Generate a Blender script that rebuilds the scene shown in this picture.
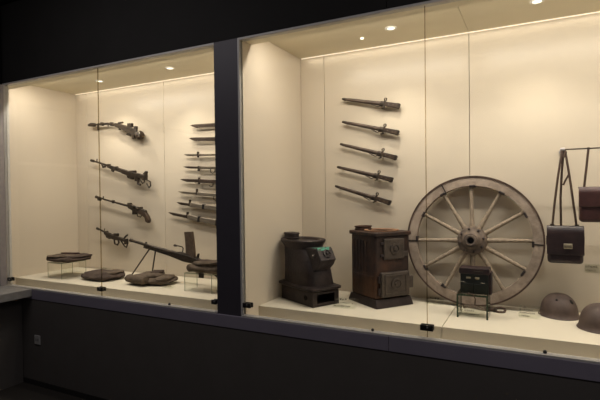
import bpy, bmesh, math, random
from mathutils import Vector, Matrix, noise

# ------------------------------------------------------------------ scene, camera, light
scene = bpy.context.scene
for o in list(bpy.data.objects):
    bpy.data.objects.remove(o, do_unlink=True)
COL = scene.collection
PI = math.pi

cam_data = bpy.data.cameras.new('camera')
cam = bpy.data.objects.new('camera', cam_data)
COL.objects.link(cam)
cam_data.sensor_width = 36.0
cam_data.lens = 36.0 * 464.83 / 600.0
cam_data.clip_start = 0.05
YAW, PITCH, ROLL = 0.469757, -0.014851, -0.012101
fwd = Vector((-math.sin(YAW) * math.cos(PITCH), math.cos(YAW) * math.cos(PITCH), math.sin(PITCH)))
rt0 = fwd.cross(Vector((0, 0, 1))).normalized()
up0 = rt0.cross(fwd)
rt = rt0 * math.cos(ROLL) + up0 * math.sin(ROLL)
up = up0 * math.cos(ROLL) - rt0 * math.sin(ROLL)
m = Matrix((rt, up, -fwd)).transposed().to_4x4()
m.translation = Vector((0, -2.3417, 1.5))
cam.matrix_world = m
scene.camera = cam

world = bpy.data.worlds.new('gallery_gloom')
world.use_nodes = True
wbg = world.node_tree.nodes['Background']
wbg.inputs[0].default_value = (0.92, 0.88, 0.95, 1)
wbg.inputs[1].default_value = 0.05
scene.world = world

scene.view_settings.view_transform = 'Standard'
scene.view_settings.look = 'None'
scene.view_settings.gamma = 1.0
scene.view_settings.use_curve_mapping = False
scene.view_settings.exposure = 0.0
scene.cycles.max_bounces = 10
scene.cycles.diffuse_bounces = 5
scene.cycles.transparent_max_bounces = 24
scene.cycles.sample_clamp_indirect = 4.0

WARM = (1.0, 0.905, 0.775)
COOL = (1.0, 0.91, 0.82)
SPOT_W, SPOT_ANGLE, STRIP_W, FRONT_W = 22.0, 105.0, 0.9, 28.0


def area_light(name, loc, sx, sy, watts, rot, color=WARM):
    d = bpy.data.lights.new(name, 'AREA')
    d.shape = 'RECTANGLE'; d.size = sx; d.size_y = sy; d.energy = watts; d.color = color
    o = bpy.data.objects.new(name, d); COL.objects.link(o)
    o.location = loc; o.rotation_euler = rot
    return o


# geometry of the showcases
BACK, CEIL, FLOORZ, PLAT = 0.79, 2.505, 0.79, 0.155
GT, GB = 2.42, 0.772                       # glass top and bottom
LX0, LX1 = -3.915, -1.765                  # left opening
RX0, RX1 = -1.578, 1.90                    # right opening
LW, LWR = -4.08, -1.72                     # left case side walls
RW, RWR = -1.572, 1.92

# cove strips along the back edge of each case ceiling (the bright line above the panels)
area_light('cove_light', (-2.9, BACK - 0.03, CEIL - 0.012), 2.25, 0.02, STRIP_W * 2.25 / 3, (0, 0, 0))
area_light('cove_light', (0.18, BACK - 0.03, CEIL - 0.012), 3.4, 0.02, STRIP_W * 3.4 / 3, (0, 0, 0))
# strips behind the front valance, in the ceiling, in lengths of about a metre
FRONT_TILT = math.radians(16)
for xa, xb in ((-3.92, -2.95), (-2.85, -1.85), (-1.40, -0.46), (-0.34, 0.66), (0.78, 1.8)):
    area_light('valance_light', ((xa + xb) / 2, 0.155, CEIL - 0.012), xb - xa, 0.02, FRONT_W * (xb - xa) / 3, (FRONT_TILT, 0, 0), COOL)


# dim unseen fill lights added overhead to brighten the dark frames and walls
for x in (-2.6, 0.6):
    area_light('room_fill', (x, -1.25, 3.05), 1.6, 0.25, 14.0, (math.radians(20), 0, 0), (1.0, 0.93, 0.95))


# ------------------------------------------------------------------ materials
def mat(name, c1, c2=None, rough=0.6, metal=0.0, scale=12.0, bump=0.0, bscale=None, spec=0.4, stretch=None, lo=0.35, hi=0.65, detail=5.0):
    ma = bpy.data.materials.new(name)
    ma.use_nodes = True
    nt = ma.node_tree; n = nt.nodes; l = nt.links
    b = n['Principled BSDF']
    b.inputs['Roughness'].default_value = rough
    b.inputs['Metallic'].default_value = metal
    b.inputs['Specular IOR Level'].default_value = spec
    b.inputs['Base Color'].default_value = (*c1, 1)
    if c2 is not None or bump:
        tc = n.new('ShaderNodeTexCoord')
        mp = n.new('ShaderNodeMapping')
        l.new(tc.outputs['Object'], mp.inputs['Vector'])
        if stretch: mp.inputs['Scale'].default_value = stretch
    if c2 is not None:
        nz = n.new('ShaderNodeTexNoise')
        nz.inputs['Scale'].default_value = scale; nz.inputs['Detail'].default_value = detail
        nz.inputs['Roughness'].default_value = 0.65
        l.new(mp.outputs['Vector'], nz.inputs['Vector'])
        cr = n.new('ShaderNodeValToRGB')
        cr.color_ramp.elements[0].position = lo; cr.color_ramp.elements[0].color = (*c1, 1)
        cr.color_ramp.elements[1].position = hi; cr.color_ramp.elements[1].color = (*c2, 1)
        l.new(nz.outputs['Fac'], cr.inputs['Fac'])
        l.new(cr.outputs['Color'], b.inputs['Base Color'])
    if bump:
        nb = n.new('ShaderNodeTexNoise')
        nb.inputs['Scale'].default_value = bscale or scale * 3; nb.inputs['Detail'].default_value = 6
        l.new(mp.outputs['Vector'], nb.inputs['Vector'])
        bp = n.new('ShaderNodeBump'); bp.inputs['Strength'].default_value = bump; bp.inputs['Distance'].default_value = 0.01
        l.new(nb.outputs['Fac'], bp.inputs['Height'])
        l.new(bp.outputs['Normal'], b.inputs['Normal'])
    return ma


def glass_mat(name, tint, f0=0.04, rough=0.0, fmax=0.9):
    ma = bpy.data.materials.new(name); ma.use_nodes = True
    nt = ma.node_tree; n = nt.nodes; l = nt.links
    n.remove(n['Principled BSDF'])
    out = n['Material Output']
    tr = n.new('ShaderNodeBsdfTransparent'); tr.inputs[0].default_value = (*tint, 1)
    gl = n.new('ShaderNodeBsdfGlossy'); gl.inputs['Roughness'].default_value = rough
    lw = n.new('ShaderNodeLayerWeight')
    pw = n.new('ShaderNodeMath'); pw.operation = 'POWER'; pw.inputs[1].default_value = 5.0
    l.new(lw.outputs['Facing'], pw.inputs[0])
    mr = n.new('ShaderNodeMapRange'); mr.inputs['To Min'].default_value = f0; mr.inputs['To Max'].default_value = fmax
    l.new(pw.outputs[0], mr.inputs['Value'])
    mx = n.new('ShaderNodeMixShader')
    l.new(mr.outputs[0], mx.inputs[0]); l.new(tr.outputs[0], mx.inputs[1]); l.new(gl.outputs[0], mx.inputs[2])
    l.new(mx.outputs[0], out.inputs['Surface'])
    return ma


def emit_mat(name, color, strength):
    ma = bpy.data.materials.new(name); ma.use_nodes = True
    b = ma.node_tree.nodes['Principled BSDF']
    b.inputs['Base Color'].default_value = (*color, 1)
    b.inputs['Emission Color'].default_value = (*color, 1)
    b.inputs['Emission Strength'].default_value = strength
    return ma


M = {}
M['panel'] = mat('cream_panel', (0.61, 0.53, 0.425), (0.635, 0.555, 0.445), rough=0.26, scale=1.5, spec=0.22)
M['ceiling_panel'] = mat('cream_ceiling_panel', (0.76, 0.695, 0.53), rough=0.6)
M['platform'] = mat('cream_platform', (0.63, 0.57, 0.46), (0.66, 0.60, 0.485), rough=0.55, scale=3)
M['upper'] = mat('wall_paint_unlit', (0.013, 0.0122, 0.011), (0.015, 0.014, 0.0128), rough=0.75, scale=4, spec=0.2)  # lack of light from above is painted into this colour
M['lower'] = mat('dark_grey_wall_paint', (0.100, 0.090, 0.081), (0.108, 0.098, 0.088), rough=0.8, scale=5, spec=0.2)
M['frame'] = mat('violet_metal_frame_lit', (0.22, 0.20, 0.245), (0.235, 0.213, 0.26), rough=0.5, scale=8, spec=0.4)  # rail tone lightened in the colour for the light it catches
M['pillar'] = mat('dark_metal_frame_shaded', (0.047, 0.042, 0.051), (0.051, 0.046, 0.055), rough=0.5, scale=8, spec=0.4)  # same cladding as the rail, its weaker light painted in
M['channel'] = mat('brushed_aluminium_channel', (0.46, 0.44, 0.41), (0.52, 0.50, 0.46), rough=0.45, metal=0.0, scale=30)
M['post'] = mat('pale_metal_post', (0.34, 0.31, 0.31), (0.38, 0.35, 0.34), rough=0.5, metal=0.2, scale=20)
M['ledge'] = mat('grey_stone_ledge', (0.22, 0.21, 0.20), (0.27, 0.26, 0.25), rough=0.55, scale=18)
M['carpet'] = mat('dark_brown_carpet', (0.03, 0.026, 0.022), (0.045, 0.04, 0.034), rough=0.95, scale=120, bump=0.3, spec=0.1)
M['glass'] = glass_mat('showcase_glass', (0.965, 0.975, 0.955), 0.028)
M['glass_edge'] = glass_mat('tinted_glass_edge', (0.93, 0.93, 0.86), 0.03)
M['seal'] = glass_mat('smoky_clear_silicone_seal', (0.70, 0.65, 0.54), 0.03, 0.3, 0.3)
M['acrylic'] = glass_mat('clear_acrylic', (0.975, 0.985, 0.965), 0.03)
M['acrylic_edge'] = mat('dark_green_acrylic_edge', (0.25, 0.28, 0.19), rough=0.25)
M['acrylic_edge_dark'] = mat('deep_green_acrylic_edge', (0.035, 0.055, 0.035), rough=0.25)
M['clip'] = mat('black_metal_clip', (0.012, 0.011, 0.010), rough=0.35, spec=0.5)
M['chrome'] = mat('polished_steel', (0.75, 0.73, 0.70), rough=0.2, metal=1.0)
M['white'] = mat('white_enamel', (0.8, 0.78, 0.74), rough=0.35)
M['lamp'] = emit_mat('lit_lamp_lens', (1.0, 0.9, 0.75), 2.5)
M['strip'] = emit_mat('lit_cove_strip', (1.0, 0.88, 0.72), 0.75)
M['gunmetal'] = mat('aged_gunmetal', (0.026, 0.020, 0.016), (0.068, 0.050, 0.036), rough=0.45, metal=0.4, scale=40, bump=0.15)
M['gunwood'] = mat('worn_dark_gun_wood', (0.030, 0.019, 0.014), (0.062, 0.038, 0.025), rough=0.5, scale=35, stretch=(0.3, 2, 2))
M['magazine'] = mat('rusty_brown_magazine', (0.11, 0.078, 0.058), (0.17, 0.122, 0.09), rough=0.55, metal=0.3, scale=30)
M['blade'] = mat('tarnished_blade_steel', (0.10, 0.078, 0.058), (0.20, 0.165, 0.125), rough=0.4, metal=0.55, scale=30, stretch=(0.4, 2, 2))
M['paleblade'] = mat('pale_blade_steel', (0.19, 0.155, 0.12), (0.30, 0.255, 0.20), rough=0.35, metal=0.5, scale=25, stretch=(0.4, 2, 2))
M['scabbard'] = mat('brown_steel_scabbard', (0.045, 0.031, 0.024), (0.10, 0.072, 0.056), rough=0.35, metal=0.4, scale=25, stretch=(0.4, 2, 2))
M['iron'] = mat('dark_cast_iron', (0.020, 0.014, 0.0135), (0.042, 0.028, 0.026), rough=0.5, metal=0.25, scale=14, bump=0.35, bscale=60)
M['rust'] = mat('rusty_sheet_iron', (0.028, 0.016, 0.012), (0.12, 0.052, 0.026), rough=0.55, metal=0.2, scale=6.5, bump=0.25, bscale=70, lo=0.42, hi=0.75, stretch=(1, 1, 0.6))
M['irongrey'] = mat('grey_brown_cast_iron', (0.052, 0.041, 0.034), (0.098, 0.076, 0.061), rough=0.5, metal=0.3, scale=22, bump=0.4, bscale=80)
M['rustlip'] = mat('orange_brown_rust', (0.20, 0.105, 0.058), (0.30, 0.17, 0.10), rough=0.8, scale=18)
M['soot_and_shade'] = mat('black_soot_and_hole_shade', (0.008, 0.006, 0.005), rough=0.9)  # black of soot, joints and bands; also shade painted inside holes and slots
M['greenpaint'] = mat('flaking_green_paint', (0.05, 0.045, 0.035), (0.05, 0.29, 0.20), rough=0.6, scale=60, lo=0.45, hi=0.52)
M['oldwood'] = mat('weathered_grey_wood', (0.20, 0.152, 0.118), (0.345, 0.275, 0.22), rough=0.8, scale=16, bump=0.3, bscale=60)
M['spokewood'] = mat('weathered_spoke_wood', (0.21, 0.160, 0.115), (0.33, 0.262, 0.195), rough=0.8, scale=18, stretch=(3, 3, 3))
M['tyre'] = mat('dark_iron_tyre', (0.05, 0.03, 0.022), (0.10, 0.06, 0.045), rough=0.6, metal=0.3, scale=25)
M['hub'] = mat('dark_greased_hub_wood', (0.075, 0.055, 0.043), (0.17, 0.125, 0.095), rough=0.65, scale=22, bump=0.4)
M['leather'] = mat('dark_brown_leather', (0.018, 0.011, 0.012), (0.034, 0.020, 0.020), rough=0.33, scale=22, bump=0.12, bscale=120, spec=0.5)
M['redleather'] = mat('reddish_brown_leather', (0.042, 0.017, 0.016), (0.066, 0.027, 0.025), rough=0.38, scale=22, bump=0.12, bscale=120, spec=0.45)
M['strap'] = mat('worn_leather_strap', (0.045, 0.026, 0.017), (0.085, 0.05, 0.034), rough=0.6, scale=40)
M['brass'] = mat('dull_brass_clasp', (0.42, 0.36, 0.25), (0.55, 0.48, 0.34), rough=0.35, metal=0.7, scale=30)
M['cloth'] = mat('faded_brown_wool', (0.088, 0.066, 0.050), (0.145, 0.112, 0.086), rough=0.95, scale=28, bump=0.35, bscale=180, spec=0.1)
M['clothdark'] = mat('dark_brown_wool', (0.055, 0.040, 0.034), (0.095, 0.070, 0.057), rough=0.95, scale=28, bump=0.35, bscale=180, spec=0.1)
M['helmet'] = mat('brown_painted_helmet_steel', (0.070, 0.048, 0.042), (0.108, 0.076, 0.064), rough=0.6, metal=0.15, scale=13, bump=0.15, bscale=50)
M['casegreen'] = mat('dark_green_black_enamel', (0.010, 0.011, 0.009), (0.022, 0.025, 0.020), rough=0.35, scale=18)
M['casered'] = mat('dark_maroon_leatherette', (0.016, 0.009, 0.010), (0.030, 0.014, 0.014), rough=0.5, scale=25)
M['paper'] = mat('cream_caption_card', (0.63, 0.575, 0.47), rough=0.6)
M['ink'] = mat('grey_brown_caption_ink', (0.085, 0.07, 0.05), rough=0.8)
M['outlet'] = mat('grey_plastic_outlet', (0.40, 0.39, 0.37), rough=0.5)


# ------------------------------------------------------------------ mesh helpers
def obj(name, bm, material, parent=None, smooth=True, bevel=0.0, seg=2, subsurf=0, angle=40):
    me = bpy.data.meshes.new(name)
    bmesh.ops.recalc_face_normals(bm, faces=bm.faces)
    bm.to_mesh(me); bm.free()
    mats = material if isinstance(material, (list, tuple)) else [material]
    for ma in mats:
        me.materials.append(M[ma] if isinstance(ma, str) else ma)
    o = bpy.data.objects.new(name, me); COL.objects.link(o)
    if smooth:
        for p in me.polygons: p.use_smooth = True
        try: me.set_sharp_from_angle(angle=math.radians(angle))
        except Exception: pass
    if bevel:
        md = o.modifiers.new('bevel', 'BEVEL'); md.width = bevel; md.segments = seg; md.limit_method = 'ANGLE'
        md.angle_limit = math.radians(35)
    if subsurf:
        md = o.modifiers.new('subsurf', 'SUBSURF'); md.levels = subsurf; md.render_levels = subsurf
    if parent is not None: o.parent = parent
    return o


def tag(o, label, cat, group=None):
    o['label'] = label; o['category'] = cat
    if group: o['group'] = group
    return o


def thing(name, label, cat, loc=(0, 0, 0), rot=(0, 0, 0), group=None):
    o = bpy.data.objects.new(name, None); COL.objects.link(o)
    o.empty_display_size = 0.05
    o.location = loc; o.rotation_euler = rot
    return tag(o, label, cat, group)


def struct(name, bm, material, **k):
    o = obj(name, bm, material, **k)
    o['kind'] = 'structure'
    return o


def B(): return bmesh.new()


def box(bm, x0, x1, y0, y1, z0, z1, mtx=None, mi=0):
    vs = [Vector(p) for p in ((x0, y0, z0), (x1, y0, z0), (x1, y1, z0), (x0, y1, z0), (x0, y0, z1), (x1, y0, z1), (x1, y1, z1), (x0, y1, z1))]
    if mtx is not None: vs = [mtx @ v for v in vs]
    v = [bm.verts.new(p) for p in vs]
    fs = []
    for q in ((0, 3, 2, 1), (4, 5, 6, 7), (0, 1, 5, 4), (1, 2, 6, 5), (2, 3, 7, 6), (3, 0, 4, 7)):
        f = bm.faces.new([v[i] for i in q]); f.material_index = mi; fs.append(f)
    return fs


def cbox(bm, c, s, mtx=None, mi=0):
    return box(bm, c[0] - s[0] / 2, c[0] + s[0] / 2, c[1] - s[1] / 2, c[1] + s[1] / 2, c[2] - s[2] / 2, c[2] + s[2] / 2, mtx, mi)


def tube(bm, pts, rad, seg=10, flat=1.0, side=None):
    pts = [Vector(p) for p in pts]
    if not isinstance(rad, (list, tuple)): rad = [rad] * len(pts)
    rings = []
    ref = None
    for i, p in enumerate(pts):
        if i == 0: t = pts[1] - pts[0]
        elif i == len(pts) - 1: t = pts[-1] - pts[-2]
        else: t = (pts[i + 1] - p).normalized() + (p - pts[i - 1]).normalized()
        if t.length < 1e-9: t = pts[min(i + 1, len(pts) - 1)] - pts[max(0, i - 1)]
        t.normalize()
        if ref is None:
            ref = Vector(side) if side else (Vector((0, 1, 0)) if abs(t.y) < 0.9 else Vector((1, 0, 0)))
        a = (ref - t * ref.dot(t)).normalized()
        b = t.cross(a)
        ref = a
        rings.append([bm.verts.new(p + (a * math.cos(2 * PI * k / seg) * flat + b * math.sin(2 * PI * k / seg)) * rad[i]) for k in range(seg)])
    for r0, r1 in zip(rings, rings[1:]):
        for k in range(seg):
            bm.faces.new((r0[k], r0[(k + 1) % seg], r1[(k + 1) % seg], r1[k]))
    bm.faces.new(rings[0]); bm.faces.new(rings[-1])


def lathe(bm, prof, mtx=None, seg=40, sx=1.0, sy=1.0, close=False):
    """profile of (r, z) turned about local z"""
    rings = []
    for r, z in prof:
        if r < 1e-6:
            p = Vector((0, 0, z)); rings.append([bm.verts.new(mtx @ p if mtx is not None else p)])
        else:
            ring = []
            for k in range(seg):
                a = 2 * PI * k / seg
                p = Vector((r * math.cos(a) * sx, r * math.sin(a) * sy, z))
                ring.append(bm.verts.new(mtx @ p if mtx is not None else p))
            rings.append(ring)
    pairs = list(zip(rings, rings[1:]))
    if close: pairs.append((rings[-1], rings[0]))
    for a, b in pairs:
        for k in range(seg):
            k2 = (k + 1) % seg
            if len(a) == 1 and len(b) == 1: continue
            if len(a) == 1: bm.faces.new((a[0], b[k], b[k2]))
            elif len(b) == 1: bm.faces.new((a[k], a[k2], b[0]))
            else: bm.faces.new((a[k], a[k2], b[k2], b[k]))
    if not close:
        for r in (rings[0], rings[-1]):
            if len(r) > 1: bm.faces.new(r)


def prism(bm, poly, y0, y1, mtx=None):
    """outline in the x-z plane, thick along y"""
    a = [Vector((x, y0, z)) for x, z in poly]; b = [Vector((x, y1, z)) for x, z in poly]
    if mtx is not None: a = [mtx @ p for p in a]; b = [mtx @ p for p in b]
    va = [bm.verts.new(p) for p in a]; vb = [bm.verts.new(p) for p in b]
    n = len(poly)
    for i in range(n):
        bm.faces.new((va[i], va[(i + 1) % n], vb[(i + 1) % n], vb[i]))
    bm.faces.new(va); bm.faces.new(list(reversed(vb)))


def loft(bm, secs, seg=48, cap=True):
    """secs: (z, hx, hy, exponent, cx, cy) superellipse rings"""
    rings = []
    for z, hx, hy, e, cx, cy in secs:
        ring = []
        for k in range(seg):
            a = 2 * PI * k / seg
            c, s = math.cos(a), math.sin(a)
            ring.append(bm.verts.new((cx + hx * math.copysign(abs(c) ** (2 / e), c), cy + hy * math.copysign(abs(s) ** (2 / e), s), z)))
        rings.append(ring)
    for r0, r1 in zip(rings, rings[1:]):
        for k in range(seg):
            bm.faces.new((r0[k], r0[(k + 1) % seg], r1[(k + 1) % seg], r1[k]))
    if cap:
        bm.faces.new(rings[0]); bm.faces.new(rings[-1])


def RX(a): return Matrix.Rotation(math.radians(a), 4, 'X')
def RY(a): return Matrix.Rotation(math.radians(a), 4, 'Y')
def RZ(a): return Matrix.Rotation(math.radians(a), 4, 'Z')
def T(x, y, z): return Matrix.Translation((x, y, z))


def edge_pane(name, x0, x1, y0, y1, z0, z1, mats, parent=None, struct_=False):
    """a clear sheet: its two largest faces are clear, its narrow faces show the edge colour"""
    bm = B(); fs = box(bm, x0, x1, y0, y1, z0, z1)
    for f in fs: f.normal_update()
    ar = sorted(fs, key=lambda f: -f.calc_area())
    for f in ar[2:]: f.material_index = 1
    o = obj(name, bm, mats, parent, smooth=False)
    if struct_: o['kind'] = 'structure'
    return o


# ------------------------------------------------------------------ setting
bm = B(); box(bm, -6.0, 3.2, -5.5, 1.2, -0.1, 0.0); struct('floor', bm, 'carpet', smooth=False)
bm = B(); box(bm, -6.0, 3.2, -5.5, 1.2, 3.07, 3.17); struct('ceiling', bm, 'upper', smooth=False)

# front wall: black upper wall in two boards (joint at x = -0.676), dark lower wall
bm = B()
box(bm, -4.3, -0.678, -0.012, 0.10, GT + 0.012, 3.07)
box(bm, -0.674, 3.2, -0.012, 0.10, GT + 0.012, 3.07)
box(bm, -4.3, 3.2, 0.10, 0.12, GT + 0.10, 3.07)
struct('wall_front', bm, 'upper', smooth=False)
bm = B(); box(bm, -4.3, 3.2, -0.025, 0.10, 0.0, 0.598); box(bm, -4.3, 3.2, -0.025, 0.014, 0.598, 0.684); struct('wall_lower', bm, 'lower', smooth=False)
# rail under the glass, pillar between the two cases, far right pillar
bm = B()
box(bm, -3.66, -0.6765, -0.030, 0.014, 0.685, 0.760)
box(bm, -0.6745, 3.2, -0.030, 0.014, 0.685, 0.760)
box(bm, -0.70, -0.65, -0.020, 0.010, 0.688, 0.757)
struct('trim_1', bm, 'frame', smooth=False, bevel=0.002)
bm = B(); box(bm, LX1, RX0 - 0.012, -0.014, 0.11, 0.760, GT + 0.012); struct('trim_2', bm, 'pillar', smooth=False)
bm = B(); box(bm, RX1, 3.2, -0.016, 0.11, 0.760, GT + 0.012); struct('trim_3', bm, 'pillar', smooth=False)
# aluminium channels round each opening
for i, (a, b) in enumerate(((LX0, LX1), (RX0, RX1))):
    bm = B()
    box(bm, a - 0.012, a, -0.014, 0.03, 0.760, GT + 0.012)
    box(bm, a, b, -0.014, 0.03, GT, GT + 0.012)
    box(bm, max(a, -3.88), b, -0.028, 0.014, 0.760, GB - 0.002)
    struct('trim_%d' % (4 + i), bm, 'channel', smooth=False)
# valance: cream board behind the top edge of the glass
for i, (a, b) in enumerate(((LW, LWR), (RW, RWR))):
    bm = B(); box(bm, a, b, 0.03, 0.115, GT + 0.004, CEIL + 0.03); struct('trim_%d' % (6 + i), bm, 'ceiling_panel', smooth=False)

# case shells: back walls of joined panels, side walls, ceilings
g = 0.0018
bm = B()
for a, b in ((LW, -3.93), (-3.93, -2.93), (-2.93, LWR)):
    box(bm, a + g, b - g, BACK, BACK + 0.03, 0.60, CEIL)
box(bm, LW, LWR, BACK + 0.03, BACK + 0.04, 0.60, CEIL)
struct('wall_back_left_case', bm, 'panel', smooth=False)
bm = B()
for a, b in ((RW, -1.38), (-1.38, -0.375), (-0.375, 0.63), (0.63, RWR)):
    box(bm, a + g, b - g, BACK, BACK + 0.03, 0.60, CEIL)
box(bm, RW, RWR, BACK + 0.03, BACK + 0.04, 0.60, CEIL)
struct('wall_back_right_case', bm, 'panel', smooth=False)
bm = B(); box(bm, LW - 0.03, LW, 0.03, BACK + 0.03, 0.60, CEIL + 0.03); struct('wall_left_case_end', bm, 'panel', smooth=False)
bm = B(); box(bm, LWR, LWR + 0.03, 0.11, BACK + 0.03, 0.60, CEIL + 0.03); struct('wall_left_case_partition', bm, 'panel', smooth=False)
bm = B(); box(bm, RW - 0.03, RW, 0.012, BACK + 0.03, 0.60, CEIL + 0.03); struct('wall_right_case_partition', bm, 'panel', smooth=False)
bm = B(); box(bm, RWR, RWR + 0.03, 0.03, BACK + 0.03, 0.60, CEIL + 0.03); struct('wall_right_case_end', bm, 'panel', smooth=False)
bm = B(); box(bm, LW, LWR, 0.10, BACK + 0.04, CEIL, CEIL + 0.03); struct('ceiling_left_case', bm, 'ceiling_panel', smooth=False)
bm = B()
box(bm, RW, -0.3765, 0.10, BACK + 0.04, CEIL, CEIL + 0.03)
box(bm, -0.3735, RWR, 0.10, BACK + 0.04, CEIL, CEIL + 0.03)
struct('ceiling_right_case', bm, 'ceiling_panel', smooth=False)
# low sub-floor between glass and platform
for i, (a, b) in enumerate(((LW, LWR), (RW, RWR))):
    bm = B(); box(bm, a, b, 0.016, BACK, 0.60, 0.70); struct('floor_case_%d' % (i + 1), bm, 'platform', smooth=False)
# platforms the objects stand on
bm = B(); box(bm, LW, LWR - 0.02, PLAT, BACK - 0.012, 0.70, FLOORZ)
tag(obj('display_platform', bm, 'platform', smooth=False, bevel=0.002), 'low cream display platform along the floor of the left showcase', 'platform')
bm = B(); box(bm, RW, -0.444, PLAT, BACK - 0.012, 0.70, FLOORZ)
tag(obj('display_platform', bm, 'platform', smooth=False, bevel=0.002), 'low cream display platform under the two iron stoves', 'platform')
bm = B(); box(bm, -0.441, RWR, PLAT, BACK - 0.012, 0.70, FLOORZ)
tag(obj('display_platform', bm, 'platform', smooth=False, bevel=0.002), 'low cream display platform under the two helmets and the right of the wheel', 'platform')
# lit cove strips along the top of the back walls
for a, b, w in ((LW, LWR, 'left'), (RW, RWR, 'right')):
    bm = B(); box(bm, a + 0.01, b - 0.01, BACK - 0.010, BACK - 0.002, CEIL - 0.004, CEIL)
    tag(obj('cove_strip', bm, 'strip', smooth=False), 'thin lit strip along the top of the back wall in the %s showcase' % w, 'light strip')

# glass panes and their dark joints
panes = ((LX0, -2.8185), (-2.8155, LX1), (RX0, -0.4885), (-0.4855, 0.62), (0.624, RX1))
for i, (a, b) in enumerate(panes):
    edge_pane('window_%d' % (i + 1), a, b, 0.004, 0.010, GB - 0.004, GT + 0.004, ['glass', 'glass_edge'], struct_=True)
bm = B(); box(bm, -2.8185, -2.8155, 0.003, 0.011, GB, GT); struct('trim_8', bm, 'seal', smooth=False)
bm = B(); box(bm, -0.4885, -0.4855, 0.003, 0.011, GB, GT); struct('trim_9', bm, 'seal', smooth=False)

# the neighbouring case on the left: post, dark glass, ledge, wall below, wall above
bm = B(); box(bm, -4.3, -3.93, -0.05, -0.02, 2.432, 3.07); box(bm, -4.05, -3.90, -3.2, -0.05, 2.30, 3.07)
struct('wall_left', bm, 'upper', smooth=False)
bm = B(); box(bm, -4.02, -3.565, -3.2, -0.031, 0.706, 0.768)
tag(obj('ledge', bm, 'ledge', smooth=False, bevel=0.004), 'grey ledge jutting out under the side showcase in the left corner', 'ledge')
bm = B(); box(bm, -4.02, -3.70, -3.2, -0.031, 0.0, 0.704); struct('wall_left_lower', bm, 'lower', smooth=False)
bm = B(); box(bm, -3.945, -3.905, -0.075, -0.022, 0.768, 2.42); box(bm, -3.94, -3.915, -3.2, -0.075, 1.77, 1.80); struct('trim_10', bm, 'post', smooth=False, bevel=0.002)
edge_pane('window_6', -3.935, -3.925, -3.2, -0.08, 0.77, 1.768, ['glass', 'glass_edge'], struct_=True)
bm = B(); box(bm, -4.6, -4.57, -3.2, -0.05, 0.77, 2.43); box(bm, -4.57, -3.95, -0.05, -0.024, 0.77, 2.43); struct('wall_left_recess', bm, mat('dark_brown_recess', (0.06, 0.05, 0.035), rough=0.8), smooth=False)

# added dark strip painting the shadow line at the foot of the lower wall
bm = B(); box(bm, -3.70, 3.2, -0.031, -0.025, 0.0, 0.04); struct('shadow_strip_front', bm, mat('black_shadow_strip', (0.02, 0.018, 0.016), rough=0.6), smooth=False)


# ------------------------------------------------------------------ fittings
def downlight(x, y, label):
    t = thing('downlight', label, 'downlight', (x, y, CEIL), group='recessed ceiling downlights')
    bm = B(); lathe(bm, [(0.036, 0.0), (0.036, -0.004), (0.030, -0.007), (0.023, -0.004), (0.023, 0.0)], seg=28); obj('trim_ring', bm, 'white', t)
    bm = B(); lathe(bm, [(0.0225, 0.0), (0.0225, -0.003), (0.0, -0.004)], seg=24); obj('lens', bm, 'lamp', t)
    d = bpy.data.lights.new('downlight_lamp', 'SPOT')
    d.energy = SPOT_W; d.color = WARM; d.spot_size = math.radians(SPOT_ANGLE); d.spot_blend = 1.0; d.shadow_soft_size = 0.02
    o = bpy.data.objects.new('downlight_lamp', d); COL.objects.link(o); o.parent = t; o.location = (0, 0, -0.02)
    return t


downlight(-3.408, 0.52, 'small round ceiling downlight above the left gun group, beside the left glass joint')
downlight(-2.585, 0.50, 'small round ceiling downlight above the blades in the left showcase')
downlight(-0.788, 0.47, 'small round ceiling downlight above the five sheathed bayonets')
downlight(0.009, 0.45, 'small round ceiling downlight above the wooden wheel, cut by the top of the frame')
for x in (0.80, 1.55):
    downlight(x, 0.45, 'small round ceiling downlight in the right showcase beyond the frame')
bm = B(); lathe(bm, [(0.010, 0.0), (0.010, -0.006), (0.0, -0.008)], T(-1.006, 0.56, CEIL), seg=16)
tag(obj('bright_disc', bm, 'lamp'), 'tiny bright round disc in the ceiling left of the downlight over the bayonets', 'light')  # small glowing disc on the ceiling


def clip(x, z, w, label):
    t = thing('glass_clip', label, 'glass clip', (x, -0.004, z), group='black glass clips')
    bm = B(); box(bm, -w / 2, w / 2, -0.010, 0.004, -0.014, 0.014); obj('plate', bm, 'clip', t, smooth=False, bevel=0.002)
    bm = B(); lathe(bm, [(0.006, 0), (0.005, 0.003), (0, 0.004)], T(0.004, -0.010, 0.003) @ RX(90), seg=14); obj('screw', bm, 'chrome', t)
    bm = B(); box(bm, -w / 2, w / 2, 0.016, 0.026, -0.014, 0.014); obj('back_plate', bm, 'clip', t, smooth=False, bevel=0.002)


clip(-3.892, 0.815, 0.042, 'black glass clip at the lower left corner of the left showcase')
clip(-2.817, 0.822, 0.056, 'black glass clip on the glass joint of the left showcase')
clip(-1.796, 0.826, 0.036, 'black glass clip beside the left edge of the dark pillar')
clip(-1.552, 0.829, 0.056, 'black glass clip beside the right edge of the dark pillar')
clip(-0.487, 0.822, 0.064, 'black glass clip on the glass joint below the wheel')
for x, lb in ((-2.163, 'tiny dark stop on the lower channel of the left showcase'), (-0.767, 'tiny dark stop on the lower channel below the square stove'), (0.033, 'tiny dark stop on the lower channel below the helmets')):
    bm = B(); lathe(bm, [(0.008, 0), (0.008, 0.010), (0.004, 0.013), (0, 0.013)], T(x, -0.006, GB), seg=14)
    tag(obj('stop_pin', bm, 'clip'), lb, 'pin')

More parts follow.
